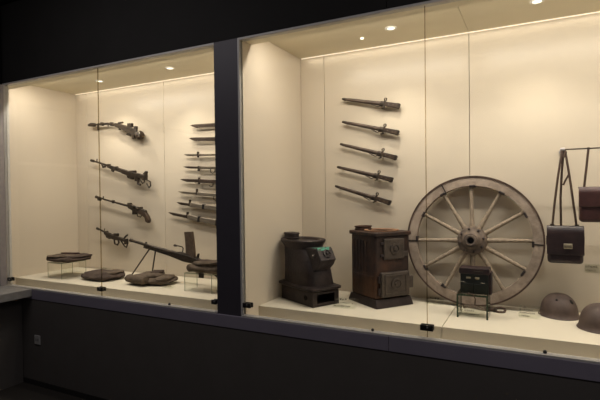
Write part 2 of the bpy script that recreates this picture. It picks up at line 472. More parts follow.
t = thing('power_outlet', 'small grey wall outlet low on the dark wall under the left showcase', 'outlet', (-3.512, -0.025, 0.367))
bm = B(); box(bm, -0.034, 0.034, -0.008, 0.0, -0.036, 0.036); obj('cover_plate', bm, 'outlet', t, smooth=False, bevel=0.003)
bm = B()
for dx in (-0.012, 0.012): box(bm, dx - 0.003, dx + 0.003, -0.0095, -0.006, -0.008, 0.010)
obj('socket', bm, 'clip', t, smooth=False)


def caption(x, y, w, d, rows, rz, label, z=FLOORZ, seed=1):
    tl = math.radians(32)
    t = thing('caption_card', label, 'caption', (x, y, z + d / 2 * math.sin(tl)), (tl, 0, math.radians(rz)), 'printed caption cards')
    bm = B(); box(bm, -w / 2, w / 2, -d / 2, d / 2, 0.0, 0.0015); obj('card', bm, 'acrylic', t, smooth=False)
    r = random.Random(seed)
    for i, (frac, hh) in enumerate(rows):
        bm = B()
        yy = d / 2 - d * (i + 0.6) / (len(rows) + 0.2)
        xx = -w * 0.46
        lim = xx + w * 0.92 * frac
        while xx < lim - hh:
            for q in range(3):                                 # strokes of one small character
                if r.random() < 0.7:
                    zz = yy + (q - 1) * hh * 0.42
                    box(bm, xx, xx + hh * 0.8, zz - hh * 0.11, zz + hh * 0.11, 0.0015, 0.0019)
            xq = xx + hh * r.uniform(0.15, 0.55)
            box(bm, xq - hh * 0.09, xq + hh * 0.09, yy - hh * 0.5, yy + hh * 0.5, 0.0015, 0.0019)
            xx += hh * 1.12
        obj('text_line', bm, 'ink', t, smooth=False)
    return t


caption(-1.055, 0.345, 0.15, 0.09, ((0.55, 0.016), (0.9, 0.009), (0.8, 0.009)), 0, 'faint printed caption on the platform between the round stove and the square stove', seed=3)
caption(-0.575, 0.665, 0.11, 0.07, ((0.8, 0.014), (0.6, 0.008)), 0, 'faint printed caption on the platform behind the left rim of the wheel', seed=5)
caption(-0.335, 0.465, 0.15, 0.09, ((0.45, 0.017), (0.7, 0.010), (0.9, 0.007)), 0, 'faint printed caption under the clear stand that holds the dark case', seed=7)
caption(-0.035, 0.560, 0.11, 0.10, ((0.5, 0.017), (0.75, 0.009), (0.8, 0.009), (0.6, 0.008)), 0, 'faint printed caption on the platform beside the left helmet', seed=9)
caption(-2.50, 0.36, 0.10, 0.07, ((0.6, 0.014), (0.9, 0.008)), 0, 'faint printed caption on the platform right of the rolled coat in the left showcase', seed=11)
caption(-3.60, 0.70, 0.11, 0.06, ((0.8, 0.015), (0.5, 0.009)), 0, 'faint text-like marks on a clear card at the back of the platform in the left showcase', seed=13)  # clear card with rows of text-like strokes


wc = caption(0.292, BACK - 0.0005, 0.085, 0.05, ((0.9, 0.011), (0.7, 0.008)), 0, 'small text-like marks on a clear card on the back wall below the reddish satchel', z=1.047, seed=17)  # upright clear card with two rows of text-like strokes
wc.rotation_euler = (PI / 2, 0, 0); wc.location.z = 1.047


# ------------------------------------------------------------------ clear stands
def clear_stand(x0, x1, y0, y1, h, label, edge='acrylic_edge', th=0.006):
    t = thing('acrylic_stand', label, 'display stand', ((x0 + x1) / 2, (y0 + y1) / 2, FLOORZ), group='clear acrylic display stands')
    hx, hy = (x1 - x0) / 2, (y1 - y0) / 2
    edge_pane('shelf', -hx, hx, -hy, hy, h - th, h, ['acrylic', edge], t)
    edge_pane('leg', -hx, -hx + th, -hy, hy, 0, h - th, ['acrylic', edge], t)
    edge_pane('leg', hx - th, hx, -hy, hy, 0, h - th, ['acrylic', edge], t)
    return t


clear_stand(-3.79, -3.605, 0.26, 0.50, 0.135, 'clear acrylic stand under the folded dark cloth at the far left')
clear_stand(-2.312, -2.06, 0.315, 0.455, 0.135, 'clear acrylic stand under the folded cloth beside the dark pillar')
clear_stand(-0.402, -0.236, 0.385, 0.53, 0.133, 'clear acrylic stand with dark green edges in front of the wheel', 'acrylic_edge_dark', 0.010)


# ------------------------------------------------------------------ folded textiles
def slab(bm, cx, cy, cz, hx, hy, hz, rz=0.0, seed=0, e=3.2, n=16, amp=0.006, lean=0.0):
    """a soft, rounded, slightly crumpled fold of cloth"""
    tmp = bmesh.new()
    bmesh.ops.create_cube(tmp, size=2.0)
    bmesh.ops.subdivide_edges(tmp, edges=tmp.edges[:], cuts=n, use_grid_fill=True)
    mp = {}
    mt = T(cx, cy, cz) @ RZ(rz)
    for v in tmp.verts:
        p = v.co.copy()
        q = (abs(p.x) ** e + abs(p.y) ** e) ** (1 / e)
        k = max(abs(p.x), abs(p.y)) / q if q > 1e-6 else 1.0
        ex = (abs(p.x * k) ** 6 + abs(p.z) ** 3) ** (1 / 6) if abs(p.z) > 0 else 1
        rr = max(abs(p.x * k), abs(p.y * k))
        zc = p.z * (1 - 0.75 * max(0, (rr - 0.72) / 0.28) ** 2)
        sq = 1 - 0.045 * abs(p.z) ** 3
        P = Vector((p.x * k * hx * sq, p.y * k * hy * sq, zc * hz))
        nv = noise.noise_vector(Vector((P.x * 14 + seed * 7.3, P.y * 14 + seed * 3.1, P.z * 20 + seed)))
        nw = noise.noise(Vector((P.x * 5 + seed, P.y * 9, seed * 1.7)))
        P += Vector((nv.x * amp, nv.y * amp, nv.z * amp * 0.8 + nw * amp * 1.2 * (0.5 + 0.5 * p.z)))
        P.z += lean * P.x
        P = mt @ P
        mp[v] = bm.verts.new(P)
    for f in tmp.faces: bm.faces.new([mp[v] for v in f.verts])
    tmp.free()


def roll(bm, p0, p1, r, seed=0, flat=1.0, n=18):
    p0, p1 = Vector(p0), Vector(p1)
    pts, rad = [], []
    for i in range(n + 1):
        f = i / n
        e = min(1.0, math.sqrt(max(0.0, 1 - (2 * f - 1) ** 8)) + 0.12)
        p = p0.lerp(p1, f)
        p.z += 0.003 * noise.noise(Vector((f * 5, seed, 0)))
        pts.append(p); rad.append(r * e * (1 + 0.08 * noise.noise(Vector((f * 7, seed * 3.3, 1)))))
    tube(bm, pts, rad, seg=16, flat=flat)


zt = FLOORZ + 0.135
t = thing('folded_cloth', 'folded dark brown cloth on the clear stand at the far left', 'folded cloth', (-3.68, 0.385, zt))
bm = B(); slab(bm, 0, 0, 0.027, 0.172, 0.145, 0.021, 0, 1); obj('lower_fold', bm, 'clothdark', t)
bm = B(); slab(bm, -0.03, -0.01, 0.049, 0.135, 0.125, 0.012, 3, 2, lean=0.03); obj('upper_fold', bm, 'cloth', t)
bm = B(); slab(bm, 0.10, 0.02, 0.048, 0.065, 0.115, 0.009, -4, 3); obj('flap', bm, 'clothdark', t)
bm = B(); slab(bm, -0.02, 0.03, 0.063, 0.10, 0.028, 0.005, 8, 5); obj('strap', bm, 'redleather', t)

t = thing('folded_cloth', 'folded dark brown cloth flat on the platform behind the left glass joint', 'folded cloth', (-3.30, 0.425, FLOORZ))
bm = B(); slab(bm, 0, 0, 0.031, 0.185, 0.135, 0.023, -6, 7); obj('lower_fold', bm, 'clothdark', t)
bm = B(); slab(bm, -0.02, 0.01, 0.051, 0.15, 0.11, 0.012, -2, 8, lean=0.02); obj('upper_fold', bm, 'clothdark', t)
bm = B(); slab(bm, 0.09, 0.03, 0.058, 0.07, 0.09, 0.011, 10, 9); obj('flap', bm, 'cloth', t)

t = thing('folded_coat', 'folded and rolled brown wool coat on the platform in front of the bipod', 'folded coat', (-2.765, 0.43, FLOORZ))
bm = B(); slab(bm, 0.02, 0.02, 0.032, 0.19, 0.125, 0.022, 4, 11); obj('lower_fold', bm, 'cloth', t)
bm = B(); roll(bm, (-0.16, -0.085, 0.047), (0.075, -0.115, 0.043), 0.032, 3, 1.25); obj('rolled_edge', bm, 'cloth', t)
bm = B(); slab(bm, -0.03, 0.02, 0.060, 0.12, 0.095, 0.019, 5, 12, lean=0.05); obj('upper_fold', bm, 'cloth', t)
bm = B(); slab(bm, 0.14, 0.02, 0.052, 0.055, 0.10, 0.014, 14, 13); obj('sleeve', bm, 'cloth', t)
bm = B(); slab(bm, 0.02, 0.06, 0.082, 0.05, 0.045, 0.011, 20, 14); obj('collar', bm, 'clothdark', t)

t = thing('folded_cloth', 'folded brown cloth on the clear stand beside the dark pillar', 'folded cloth', (-2.135, 0.385, zt))
bm = B(); slab(bm, 0, 0, 0.034, 0.185, 0.082, 0.028, 1, 21, amp=0.008); obj('lower_fold', bm, 'cloth', t)
bm = B(); slab(bm, 0.02, 0.0, 0.072, 0.15, 0.076, 0.018, -2, 22, lean=0.06, amp=0.009); obj('upper_fold', bm, 'cloth', t)
bm = B(); slab(bm, -0.02, -0.02, 0.091, 0.09, 0.025, 0.006, -8, 23); obj('strap', bm, 'clothdark', t)
bm = B(); box(bm, -0.035, 0.010, -0.082, -0.077, -0.026, 0.010); obj('tag', bm, 'gunmetal', t, smooth=False)


# ------------------------------------------------------------------ wall pegs
def peg(x, y, z, label):
    bm = B(); tube(bm, [(0, 0, 0), (0, BACK - y, 0)], 0.0035, 8); tube(bm, [(0, 0, 0), (0, -0.004, 0.003), (0, -0.008, 0.012)], 0.0035, 8)
    o = obj('wall_peg', bm, 'chrome'); o.location = (x, y, z)
    tag(o, label, 'wall peg', 'steel pegs holding the wall pieces')


# ------------------------------------------------------------------ firearms on the wall
def seg_tube(parent, name, pts, rad, y=0.0, material='gunmetal', flat=1.0, seg=10):
    bm = B(); tube(bm, [(p[0], y, p[1]) for p in pts], rad, seg, flat)
    return obj(name, bm, material, parent)


def plate(parent, name, poly, th, material='gunmetal', y=0.0, bevel=0.003):
    if parent.name.startswith('rifle'):                        # slim the outline about its own long axis
        n = len(poly); mx = sum(p[0] for p in poly) / n; mz = sum(p[1] for p in poly) / n
        sl = sum((p[0] - mx) * (p[1] - mz) for p in poly) / max(1e-9, sum((p[0] - mx) ** 2 for p in poly))
        sl = max(-1.2, min(1.2, sl))
        poly = [(x, mz + sl * (x - mx) + (z - mz - sl * (x - mx)) * 0.85) for x, z in poly]
    bm = B(); prism(bm, poly, y - th / 2, y + th / 2)
    return obj(name, bm, material, parent, smooth=True, bevel=bevel, angle=30)


def gun(label, ox, oz, y):
    k = 1.025 if y < 0.67 else 1.0182                          # drawn nearer the room, hung 5 cm off the wall
    o = thing('rifle', label, 'gun', (ox * k, 0.735, 1.5 + (oz - 1.5) * k))
    o.scale = (k, k, k)
    return o


def gun_peg(t, ox, oz, px, pz, label):
    k = t.scale[0]
    peg(t.location.x + (px - ox) * k, t.location.y, t.location.z + (pz - oz) * k, label)


def rel(pts, ox, oz): return [(a - ox, b - oz) for a, b in pts]


# gun one: long barrel, heavy stock knob at the right
ox, oz = -3.40, 2.13
t = gun('topmost gun on the left wall, thin bent barrel and heavy rounded butt', ox, oz, 0.66)
seg_tube(t, 'muzzle', rel([(-3.735, 2.160), (-3.70, 2.162), (-3.655, 2.158), (-3.640, 2.157)], ox, oz), [0.012, 0.019, 0.018, 0.010])
seg_tube(t, 'barrel', rel([(-3.66, 2.158), (-3.61, 2.157), (-3.48, 2.155), (-3.38, 2.136), (-3.25, 2.098)], ox, oz), [0.009, 0.010, 0.011, 0.012, 0.013])
seg_tube(t, 'bipod', rel([(-3.612, 2.157), (-3.618, 2.115), (-3.600, 2.105)], ox, oz), [0.006, 0.006, 0.008])
seg_tube(t, 'sight', rel([(-3.475, 2.155), (-3.478, 2.128)], ox, oz), [0.006, 0.006])
plate(t, 'receiver', rel([(-3.38, 2.155), (-3.28, 2.135), (-3.20, 2.105), (-3.12, 2.075), (-3.095, 2.03), (-3.15, 2.012), (-3.22, 2.055), (-3.30, 2.085), (-3.38, 2.115)], ox, oz), 0.034)
seg_tube(t, 'charging_handle', rel([(-3.345, 2.15), (-3.29, 2.150)], ox, oz), 0.009)
plate(t, 'trigger_guard', rel([(-3.235, 2.06), (-3.19, 2.04), (-3.20, 2.015), (-3.25, 2.035)], ox, oz), 0.012)
bm = B(); lathe(bm, [(0, -0.04), (0.02, -0.035), (0.037, -0.015), (0.040, 0.005), (0.028, 0.03), (0, 0.04)], T(-3.088 - ox, 0, 2.022 - oz) @ RY(60), seg=20); obj('butt', bm, 'gunwood', t)
bm = B(); lathe(bm, [(0.026, -0.006), (0.03, 0), (0.026, 0.006)], T(-3.085 - ox, -0.028, 2.03 - oz) @ RX(90), seg=18); obj('butt_plate', bm, 'chrome', t)
gun_peg(t, ox, oz, -3.62, 2.142, 'steel peg under the muzzle of the topmost gun'); gun_peg(t, ox, oz, -3.26, 2.066, 'steel peg under the receiver of the topmost gun')

def bumps(t, ox, oz, items):
    for nm, x, z, w, h, th in items:
        bm = B(); box(bm, x - ox - w / 2, x - ox + w / 2, -th / 2, th / 2, z - oz - h / 2, z - oz + h / 2)
        obj(nm, bm, 'gunmetal', t, smooth=False, bevel=0.003)


bumps(t, ox, oz, [('band', -3.555, 2.157, 0.016, 0.032, 0.03), ('band', -3.43, 2.146, 0.02, 0.034, 0.03), ('scope_mount', -3.20, 2.118, 0.05, 0.035, 0.03), ('rear_sight', -3.135, 2.088, 0.03, 0.035, 0.024), ('sling_swivel', -3.33, 2.100, 0.02, 0.03, 0.014), ('magazine', -3.16, 2.018, 0.03, 0.045, 0.026)])

# gun two: light machine gun with perforated parts
ox, oz = -3.36, 1.73
t = gun('second gun from the top on the left wall, straight barrel and skeleton rear grip', ox, oz, 0.68)
seg_tube(t, 'barrel', rel([(-3.728, 1.830), (-3.59, 1.796), (-3.44, 1.756), (-3.28, 1.715)], ox, oz), [0.008, 0.009, 0.011, 0.012])
seg_tube(t, 'muzzle', rel([(-3.735, 1.832), (-3.70, 1.824)], ox, oz), 0.013)
seg_tube(t, 'front_sight', rel([(-3.66, 1.812), (-3.655, 1.842)], ox, oz), 0.005)
seg_tube(t, 'bipod', rel([(-3.59, 1.790), (-3.575, 1.762), (-3.55, 1.765), (-3.545, 1.786)], ox, oz), 0.010)
seg_tube(t, 'gas_block', rel([(-3.46, 1.757), (-3.462, 1.725), (-3.44, 1.722)], ox, oz), 0.009)
seg_tube(t, 'gas_tube', rel([(-3.50, 1.757), (-3.38, 1.722), (-3.28, 1.694)], ox, oz), 0.009)
plate(t, 'receiver', rel([(-3.33, 1.738), (-3.22, 1.712), (-3.12, 1.694), (-3.035, 1.668), (-3.045, 1.630), (-3.13, 1.648), (-3.24, 1.668), (-3.32, 1.692)], ox, oz), 0.036)
plate(t, 'rear_sight', rel([(-3.075, 1.685), (-3.040, 1.715), (-3.025, 1.705), (-3.035, 1.66)], ox, oz), 0.02)
plate(t, 'magazine', rel([(-3.27, 1.680), (-3.19, 1.662), (-3.20, 1.636), (-3.255, 1.650)], ox, oz), 0.026)
seg_tube(t, 'pistol_grip', rel([(-3.135, 1.645), (-3.138, 1.600), (-3.11, 1.59)], ox, oz), [0.013, 0.012, 0.010], material='gunwood')
seg_tube(t, 'trigger_guard', rel([(-3.12, 1.645), (-3.085, 1.600), (-3.06, 1.615), (-3.065, 1.640)], ox, oz), 0.005)
seg_tube(t, 'shoulder_frame', rel([(-3.05, 1.640), (-2.995, 1.615), (-2.990, 1.580), (-3.01, 1.562), (-3.035, 1.60)], ox, oz), 0.006)
gun_peg(t, ox, oz, -3.58, 1.785, 'steel peg under the barrel of the second gun'); gun_peg(t, ox, oz, -3.20, 1.662, 'steel peg under the receiver of the second gun')

bumps(t, ox, oz, [('band', -3.50, 1.772, 0.02, 0.034, 0.03), ('band', -3.40, 1.745, 0.02, 0.036, 0.03), ('top_cover', -3.20, 1.705, 0.07, 0.028, 0.026), ('rear_block', -3.06, 1.655, 0.05, 0.05, 0.03), ('trigger_housing', -3.15, 1.640, 0.04, 0.035, 0.026)])

# gun three: slim barrel, curved wooden grip falling away
ox, oz = -3.35, 1.43
t = gun('third gun from the top on the left wall, slim barrel and down-curved wooden stock', ox, oz, 0.68)
seg_tube(t, 'barrel', rel([(-3.672, 1.490), (-3.57, 1.464), (-3.43, 1.436), (-3.25, 1.400)], ox, oz), [0.008, 0.008, 0.009, 0.011])
seg_tube(t, 'muzzle', rel([(-3.68, 1.488), (-3.63, 1.476)], ox, oz), [0.014, 0.011])
seg_tube(t, 'front_sight', rel([(-3.585, 1.466), (-3.578, 1.492)], ox, oz), 0.005)
plate(t, 'muzzle_bracket', rel([(-3.655, 1.478), (-3.61, 1.470), (-3.62, 1.448), (-3.65, 1.452)], ox, oz), 0.02)
plate(t, 'receiver', rel([(-3.27, 1.420), (-3.22, 1.422), (-3.19, 1.405), (-3.11, 1.388), (-3.05, 1.366), (-3.045, 1.330), (-3.10, 1.325), (-3.17, 1.345), (-3.25, 1.378)], ox, oz), 0.034)
plate(t, 'stock', rel([(-3.11, 1.370), (-3.055, 1.360), (-3.025, 1.325), (-3.005, 1.275), (-3.018, 1.248), (-3.045, 1.262), (-3.055, 1.300), (-3.09, 1.322), (-3.15, 1.340)], ox, oz), 0.036, 'gunwood')
seg_tube(t, 'trigger_guard', rel([(-3.16, 1.345), (-3.15, 1.312), (-3.115, 1.305), (-3.10, 1.325)], ox, oz), 0.005)
seg_tube(t, 'bolt_handle', rel([(-3.19, 1.395), (-3.16, 1.402), (-3.13, 1.375)], ox, oz), 0.007, y=-0.02)
gun_peg(t, ox, oz, -3.56, 1.450, 'steel peg under the barrel of the third gun'); gun_peg(t, ox, oz, -3.20, 1.35, 'steel peg under the receiver of the third gun')

bumps(t, ox, oz, [('band', -3.45, 1.441, 0.018, 0.030, 0.026), ('rear_sight', -3.245, 1.420, 0.045, 0.022, 0.02), ('bolt_block', -3.12, 1.378, 0.04, 0.035, 0.032), ('magazine', -3.185, 1.345, 0.045, 0.035, 0.024)])

# gun four: short light machine gun with an open shoulder frame
ox, oz = -3.45, 1.13
t = gun('lowest and shortest gun on the left wall, open wire shoulder frame at its rear', ox, oz, 0.66)
seg_tube(t, 'barrel', rel([(-3.645, 1.193), (-3.58, 1.174), (-3.48, 1.145)], ox, oz), [0.008, 0.009, 0.012])
seg_tube(t, 'muzzle', rel([(-3.65, 1.195), (-3.625, 1.187)], ox, oz), 0.012)
seg_tube(t, 'front_sight', rel([(-3.555, 1.168), (-3.545, 1.196)], ox, oz), 0.004)
plate(t, 'receiver', rel([(-3.55, 1.172), (-3.48, 1.155), (-3.42, 1.135), (-3.33, 1.120), (-3.265, 1.103), (-3.270, 1.078), (-3.34, 1.088), (-3.42, 1.092), (-3.49, 1.112), (-3.54, 1.142)], ox, oz), 0.032)
plate(t, 'magazine', rel([(-3.53, 1.140), (-3.47, 1.120), (-3.48, 1.098), (-3.52, 1.112)], ox, oz), 0.024)
seg_tube(t, 'rear_sight', rel([(-3.31, 1.105), (-3.275, 1.135), (-3.255, 1.146)], ox, oz), [0.009, 0.008, 0.007])
seg_tube(t, 'trigger_guard', rel([(-3.425, 1.095), (-3.42, 1.060), (-3.385, 1.050), (-3.365, 1.075), (-3.375, 1.09)], ox, oz), 0.008)
seg_tube(t, 'shoulder_frame', rel([(-3.34, 1.090), (-3.30, 1.045), (-3.272, 1.032), (-3.262, 1.06), (-3.272, 1.09)], ox, oz), 0.006)
gun_peg(t, ox, oz, -3.55, 1.150, 'steel peg under the barrel of the lowest gun'); gun_peg(t, ox, oz, -3.35, 1.090, 'steel peg under the receiver of the lowest gun')

bumps(t, ox, oz, [('band', -3.52, 1.158, 0.016, 0.034, 0.03), ('top_cover', -3.40, 1.142, 0.05, 0.025, 0.026), ('rear_block', -3.275, 1.085, 0.03, 0.05, 0.028)])

# ------------------------------------------------------------------ light machine gun on its bipod
t = thing('machine_gun', 'long light machine gun standing on a bipod with an upright curved magazine', 'machine gun', (-3.056, 0.50, 1.122), (0, math.radians(10.75), 0))
G = t
GS = 0.77
G.scale = (GS, GS, GS)
bm = B(); lathe(bm, [(0.011, 0), (0.019, 0.004), (0.019, 0.03), (0.013, 0.045), (0.011, 0.05)], RY(90), seg=18); obj('muzzle', bm, 'gunmetal', G)
bm = B(); tube(bm, [(0.04, 0, 0), (0.2, 0, 0), (0.48, 0, 0), (0.60, 0, 0)], [0.015, 0.016, 0.020, 0.021], 14); obj('barrel', bm, 'gunmetal', G)
bm = B()
for k in range(14): lathe(bm, [(0.018, 0), (0.022, 0.003), (0.018, 0.006)], T(0.47 + k * 0.011, 0, 0) @ RY(90), seg=14)
obj('cooling_fins', bm, 'gunmetal', G)
bm = B(); tube(bm, [(0.25, 0, -0.025), (0.60, 0, -0.030)], 0.012, 12); obj('gas_tube', bm, 'gunmetal', G)
bm = B(); cbox(bm, (0.245, 0, -0.012), (0.05, 0.034, 0.05)); obj('gas_block', bm, 'gunmetal', G, bevel=0.004)
bm = B(); prism(bm, [(0.225, 0.012), (0.235, 0.034), (0.245, 0.034), (0.255, 0.012)], -0.006, 0.006); obj('front_sight', bm, 'gunmetal', G, bevel=0.001)
plate(G, 'receiver', [(0.58, 0.020), (0.80, 0.026), (0.93, 0.022), (1.04, 0.006), (1.04, -0.024), (0.92, -0.038), (0.78, -0.048), (0.70, -0.042), (0.58, -0.034)], 0.046)
plate(G, 'receiver_cover', [(0.68, 0.020), (0.70, 0.036), (0.83, 0.040), (0.85, 0.026)], 0.036)
plate(G, 'stock', [(0.99, 0.002), (1.08, -0.002), (1.26, -0.006), (1.28, -0.11), (1.25, -0.115), (1.12, -0.065), (1.02, -0.045)], 0.036, 'gunwood', bevel=0.006)
plate(G, 'pistol_grip', [(0.93, -0.045), (0.975, -0.045), (1.00, -0.12), (0.965, -0.125)], 0.03, 'gunwood', bevel=0.005)
bm = B(); tube(bm, [(0.85, 0, -0.055), (0.86, 0, -0.085), (0.90, 0, -0.085), (0.92, 0, -0.05)], 0.004, 8); obj('trigger_guard', bm, 'gunmetal', G)
# carrying handle
bm = B(); tube(bm, [(0.735, 0, 0.02), (0.745, 0, 0.05), (0.745, 0, 0.082), (0.735, 0, 0.092), (0.69, 0, 0.092), (0.64, 0, 0.086)], 0.006, 10); obj('carrying_handle', bm, 'gunmetal', G)
bm = B(); tube(bm, [(0.66, 0, 0.088), (0.63, 0, 0.085), (0.62, 0, 0.084)], [0.009, 0.013, 0.008], 12); obj('handle_knob', bm, 'gunwood', G)
# magazine, slightly curved forwards
mag = []
for k in range(9):
    f = k / 8; mag.append((0.800 - 0.040 * f - 0.022 * f * f, 0.02 + 0.232 * f))
for k in range(8, -1, -1):
    f = k / 8; mag.append((0.915 - 0.052 * f - 0.026 * f * f, 0.02 + 0.258 * f))
mp = plate(G, 'magazine', mag, 0.03, 'magazine', bevel=0.004)
bm = B()
for off in (0.035, 0.075):
    tube(bm, [(mag[k][0] + off, -0.0155, mag[k][1] + 0.006) for k in range(1, 8)], 0.003, 6)
obj('rib', bm, 'magazine', mp)
plate(G, 'magazine_catch', [(0.925, 0.02), (0.945, 0.075), (0.958, 0.075), (0.955, 0.02)], 0.022)
bm = B(); tube(bm, [(0.94, 0, 0.02), (1.0, 0, 0.012), (1.03, 0, 0.008)], [0.016, 0.012, 0.006], 10); obj('rear_sight', bm, 'gunmetal', G)
# bipod: a collar and two legs that reach the platform
bm = B(); cbox(bm, (0.30, 0, -0.02), (0.11, 0.03, 0.03)); obj('bipod_collar', bm, 'gunmetal', G, bevel=0.004)
inv = (T(-3.056, 0.50, 1.122) @ RY(10.75) @ Matrix.Scale(GS, 4)).inverted()
for top, foot in (((-2.850, 0.515, 1.055), (-3.135, 0.575, FLOORZ + 0.006)), ((-2.785, 0.515, 1.045), (-2.925, 0.605, FLOORZ + 0.006))):
    a, b = inv @ Vector(top), inv @ Vector(foot)
    bm = B(); tube(bm, [a, a.lerp(b, 0.1), a.lerp(b, 0.9), b], [0.010, 0.008, 0.008, 0.009], 10)
    lg = obj('bipod_leg', bm, 'gunmetal', G)
    bm = B(); tube(bm, [b + Vector((0, 0, 0.012)), b - Vector((0, 0, 0.006))], [0.009, 0.017], 12); obj('foot', bm, 'gunmetal', lg)


# ------------------------------------------------------------------ blades beside the pillar
BY = 0.758
ORD8 = ['topmost', 'second from the top', 'third from the top', 'fourth from the top', 'fifth from the top', 'sixth from the top', 'seventh from the top', 'lowest']


def knife(i, x, z, tilt, L, style, label):
    t = thing('bayonet', label, 'bayonet', (x, BY, z), (0, math.radians(tilt), 0), 'eight blades beside the dark pillar')
    gx, bh, bmtl, gup, gdn = style['gx'], style['bh'], style['blade'], style['gup'], style['gdn']
    tip = style.get('tip', 0.06)
    bm = B(); prism(bm, [(0.0, bh * 0.30), (tip * 0.4, bh * 0.46), (tip, bh * 0.5), (gx, bh * 0.5), (gx, -bh * 0.5), (tip, -bh * 0.5), (tip * 0.35, -bh * 0.05)], -0.005, 0.005)
    bl = obj('blade', bm, bmtl, t, bevel=0.0015)
    bm = B(); box(bm, tip, gx - 0.01, -0.0058, -0.004, -bh * 0.10, bh * 0.12); obj('fuller', bm, 'gunmetal', bl, smooth=False)
    gp = [(gx - 0.007, gup), (gx + 0.007, gup), (gx + 0.007, -gdn), (gx - 0.007, -gdn)]
    bm = B(); prism(bm, gp, -0.009, 0.009)
    if style.get('ring'): lathe(bm, [(0.016, -0.005), (0.021, -0.005), (0.021, 0.005), (0.016, 0.005)], T(gx, 0, gup + 0.012) @ RX(90), seg=18, close=True)
    obj('guard', bm, 'gunmetal', t, bevel=0.002)
    gh = style['gh']
    bm = B(); prism(bm, [(gx + 0.006, gh * 0.5), (gx + 0.07, gh * 0.42), (L - 0.04, gh * 0.46), (L - 0.04, -gh * 0.55), (gx + 0.07, -gh * 0.45), (gx + 0.006, -gh * 0.5)], -0.010, 0.010)
    obj('grip', bm, style['grip'], t, bevel=0.004)
    bm = B(); prism(bm, [(L - 0.042, gh * 0.55), (L - 0.005, gh * 0.62), (L, gh * 0.2), (L - 0.004, -gh * 0.7), (L - 0.042, -gh * 0.62)], -0.011, 0.011)
    obj('pommel', bm, 'gunmetal', t, bevel=0.003)
    if style.get('loop'):
        lx = style['loop']
        bm = B(); tube(bm, [(lx + 0.022, 0, -gh * 0.3), (lx + 0.02, 0, -0.036), (lx, 0, -0.044), (lx - 0.018, 0, -0.036)] + ([(lx - 0.022, 0, -gh * 0.3)] if style.get('closed') else []), 0.004, 8)
        obj('hook', bm, 'gunmetal', t)
    if style.get('band'):
        bm = B(); box(bm, style['band'] - 0.012, style['band'] + 0.012, -0.0115, 0.0115, -gh * 0.54, gh * 0.52); obj('band', bm, 'soot_and_shade', t, smooth=False, bevel=0.002)
    return t


st = [
    dict(gx=0.335, bh=0.030, blade='scabbard', gup=0.018, gdn=0.018, gh=0.030, grip='gunwood', tip=0.07),
    dict(gx=0.345, bh=0.031, blade='scabbard', gup=0.017, gdn=0.017, gh=0.030, grip='gunwood', tip=0.06),
    dict(gx=0.150, bh=0.017, blade='blade', gup=0.028, gdn=0.022, gh=0.017, grip='blade', tip=0.04),
    dict(gx=0.170, bh=0.018, blade='scabbard', gup=0.014, gdn=0.032, gh=0.024, grip='blade', loop=0.315, closed=True),
    dict(gx=0.205, bh=0.026, blade='scabbard', gup=0.030, gdn=0.026, gh=0.034, grip='scabbard', loop=0.330, tip=0.08),
    dict(gx=0.205, bh=0.020, blade='paleblade', gup=0.040, gdn=0.012, gh=0.030, grip='paleblade', loop=0.40, closed=True, tip=0.05),
    dict(gx=0.145, bh=0.022, blade='scabbard', gup=0.044, gdn=0.014, gh=0.040, grip='paleblade', band=0.295, tip=0.05),
    dict(gx=0.215, bh=0.024, blade='scabbard', gup=0.042, gdn=0.014, gh=0.044, grip='paleblade', band=0.345, tip=0.06),
]
klab = ['topmost blade beside the dark pillar, sheathed with a plain sloping tip', 'second blade from the top beside the dark pillar, sheathed and thick',
        'third blade from the top beside the dark pillar, thin with a small cross guard', 'fourth blade from the top beside the dark pillar, narrow with a ring below its grip',
        'fifth blade from the top beside the dark pillar, broad with an open hook below', 'sixth blade from the top beside the dark pillar, pale thin steel with raised guard',
        'seventh blade from the top beside the dark pillar, pale grip with dark band', 'lowest and longest blade beside the dark pillar, tilted, pale grip with dark band']
kpos = [(-2.585, 2.070, 1.5), (-2.597, 1.963, 3.0), (-2.655, 1.833, 2.0), (-2.668, 1.731, 3.0), (-2.702, 1.622, 3.0), (-2.727, 1.521, 4.0), (-2.745, 1.428, 6.0), (-2.842, 1.341, 8.0)]
for i, (x, z, a) in enumerate(kpos):
    x, z = x * 1.009, 1.5 + (z - 1.5) * 1.009
    knife(i, x, z, a, [0.50, 0.50, 0.46, 0.46, 0.48, 0.50, 0.50, 0.56][i], st[i], klab[i])
    s = math.sin(math.radians(a))
    d1 = 0.095 if i < 3 else 0.16
    peg(x + d1, BY, z - d1 * s - st[i]['bh'] / 2 - 0.004, 'steel peg under the tip of the %s blade beside the pillar' % ORD8[i])
    peg(x + 0.43, BY, z - 0.43 * s - st[i]['gh'] / 2 - 0.006, 'steel peg under the grip of the %s blade beside the pillar' % ORD8[i])

# ------------------------------------------------------------------ five sheathed bayonets in the right case
ORD5 = ['topmost', 'second from the top', 'middle', 'fourth from the top', 'lowest']


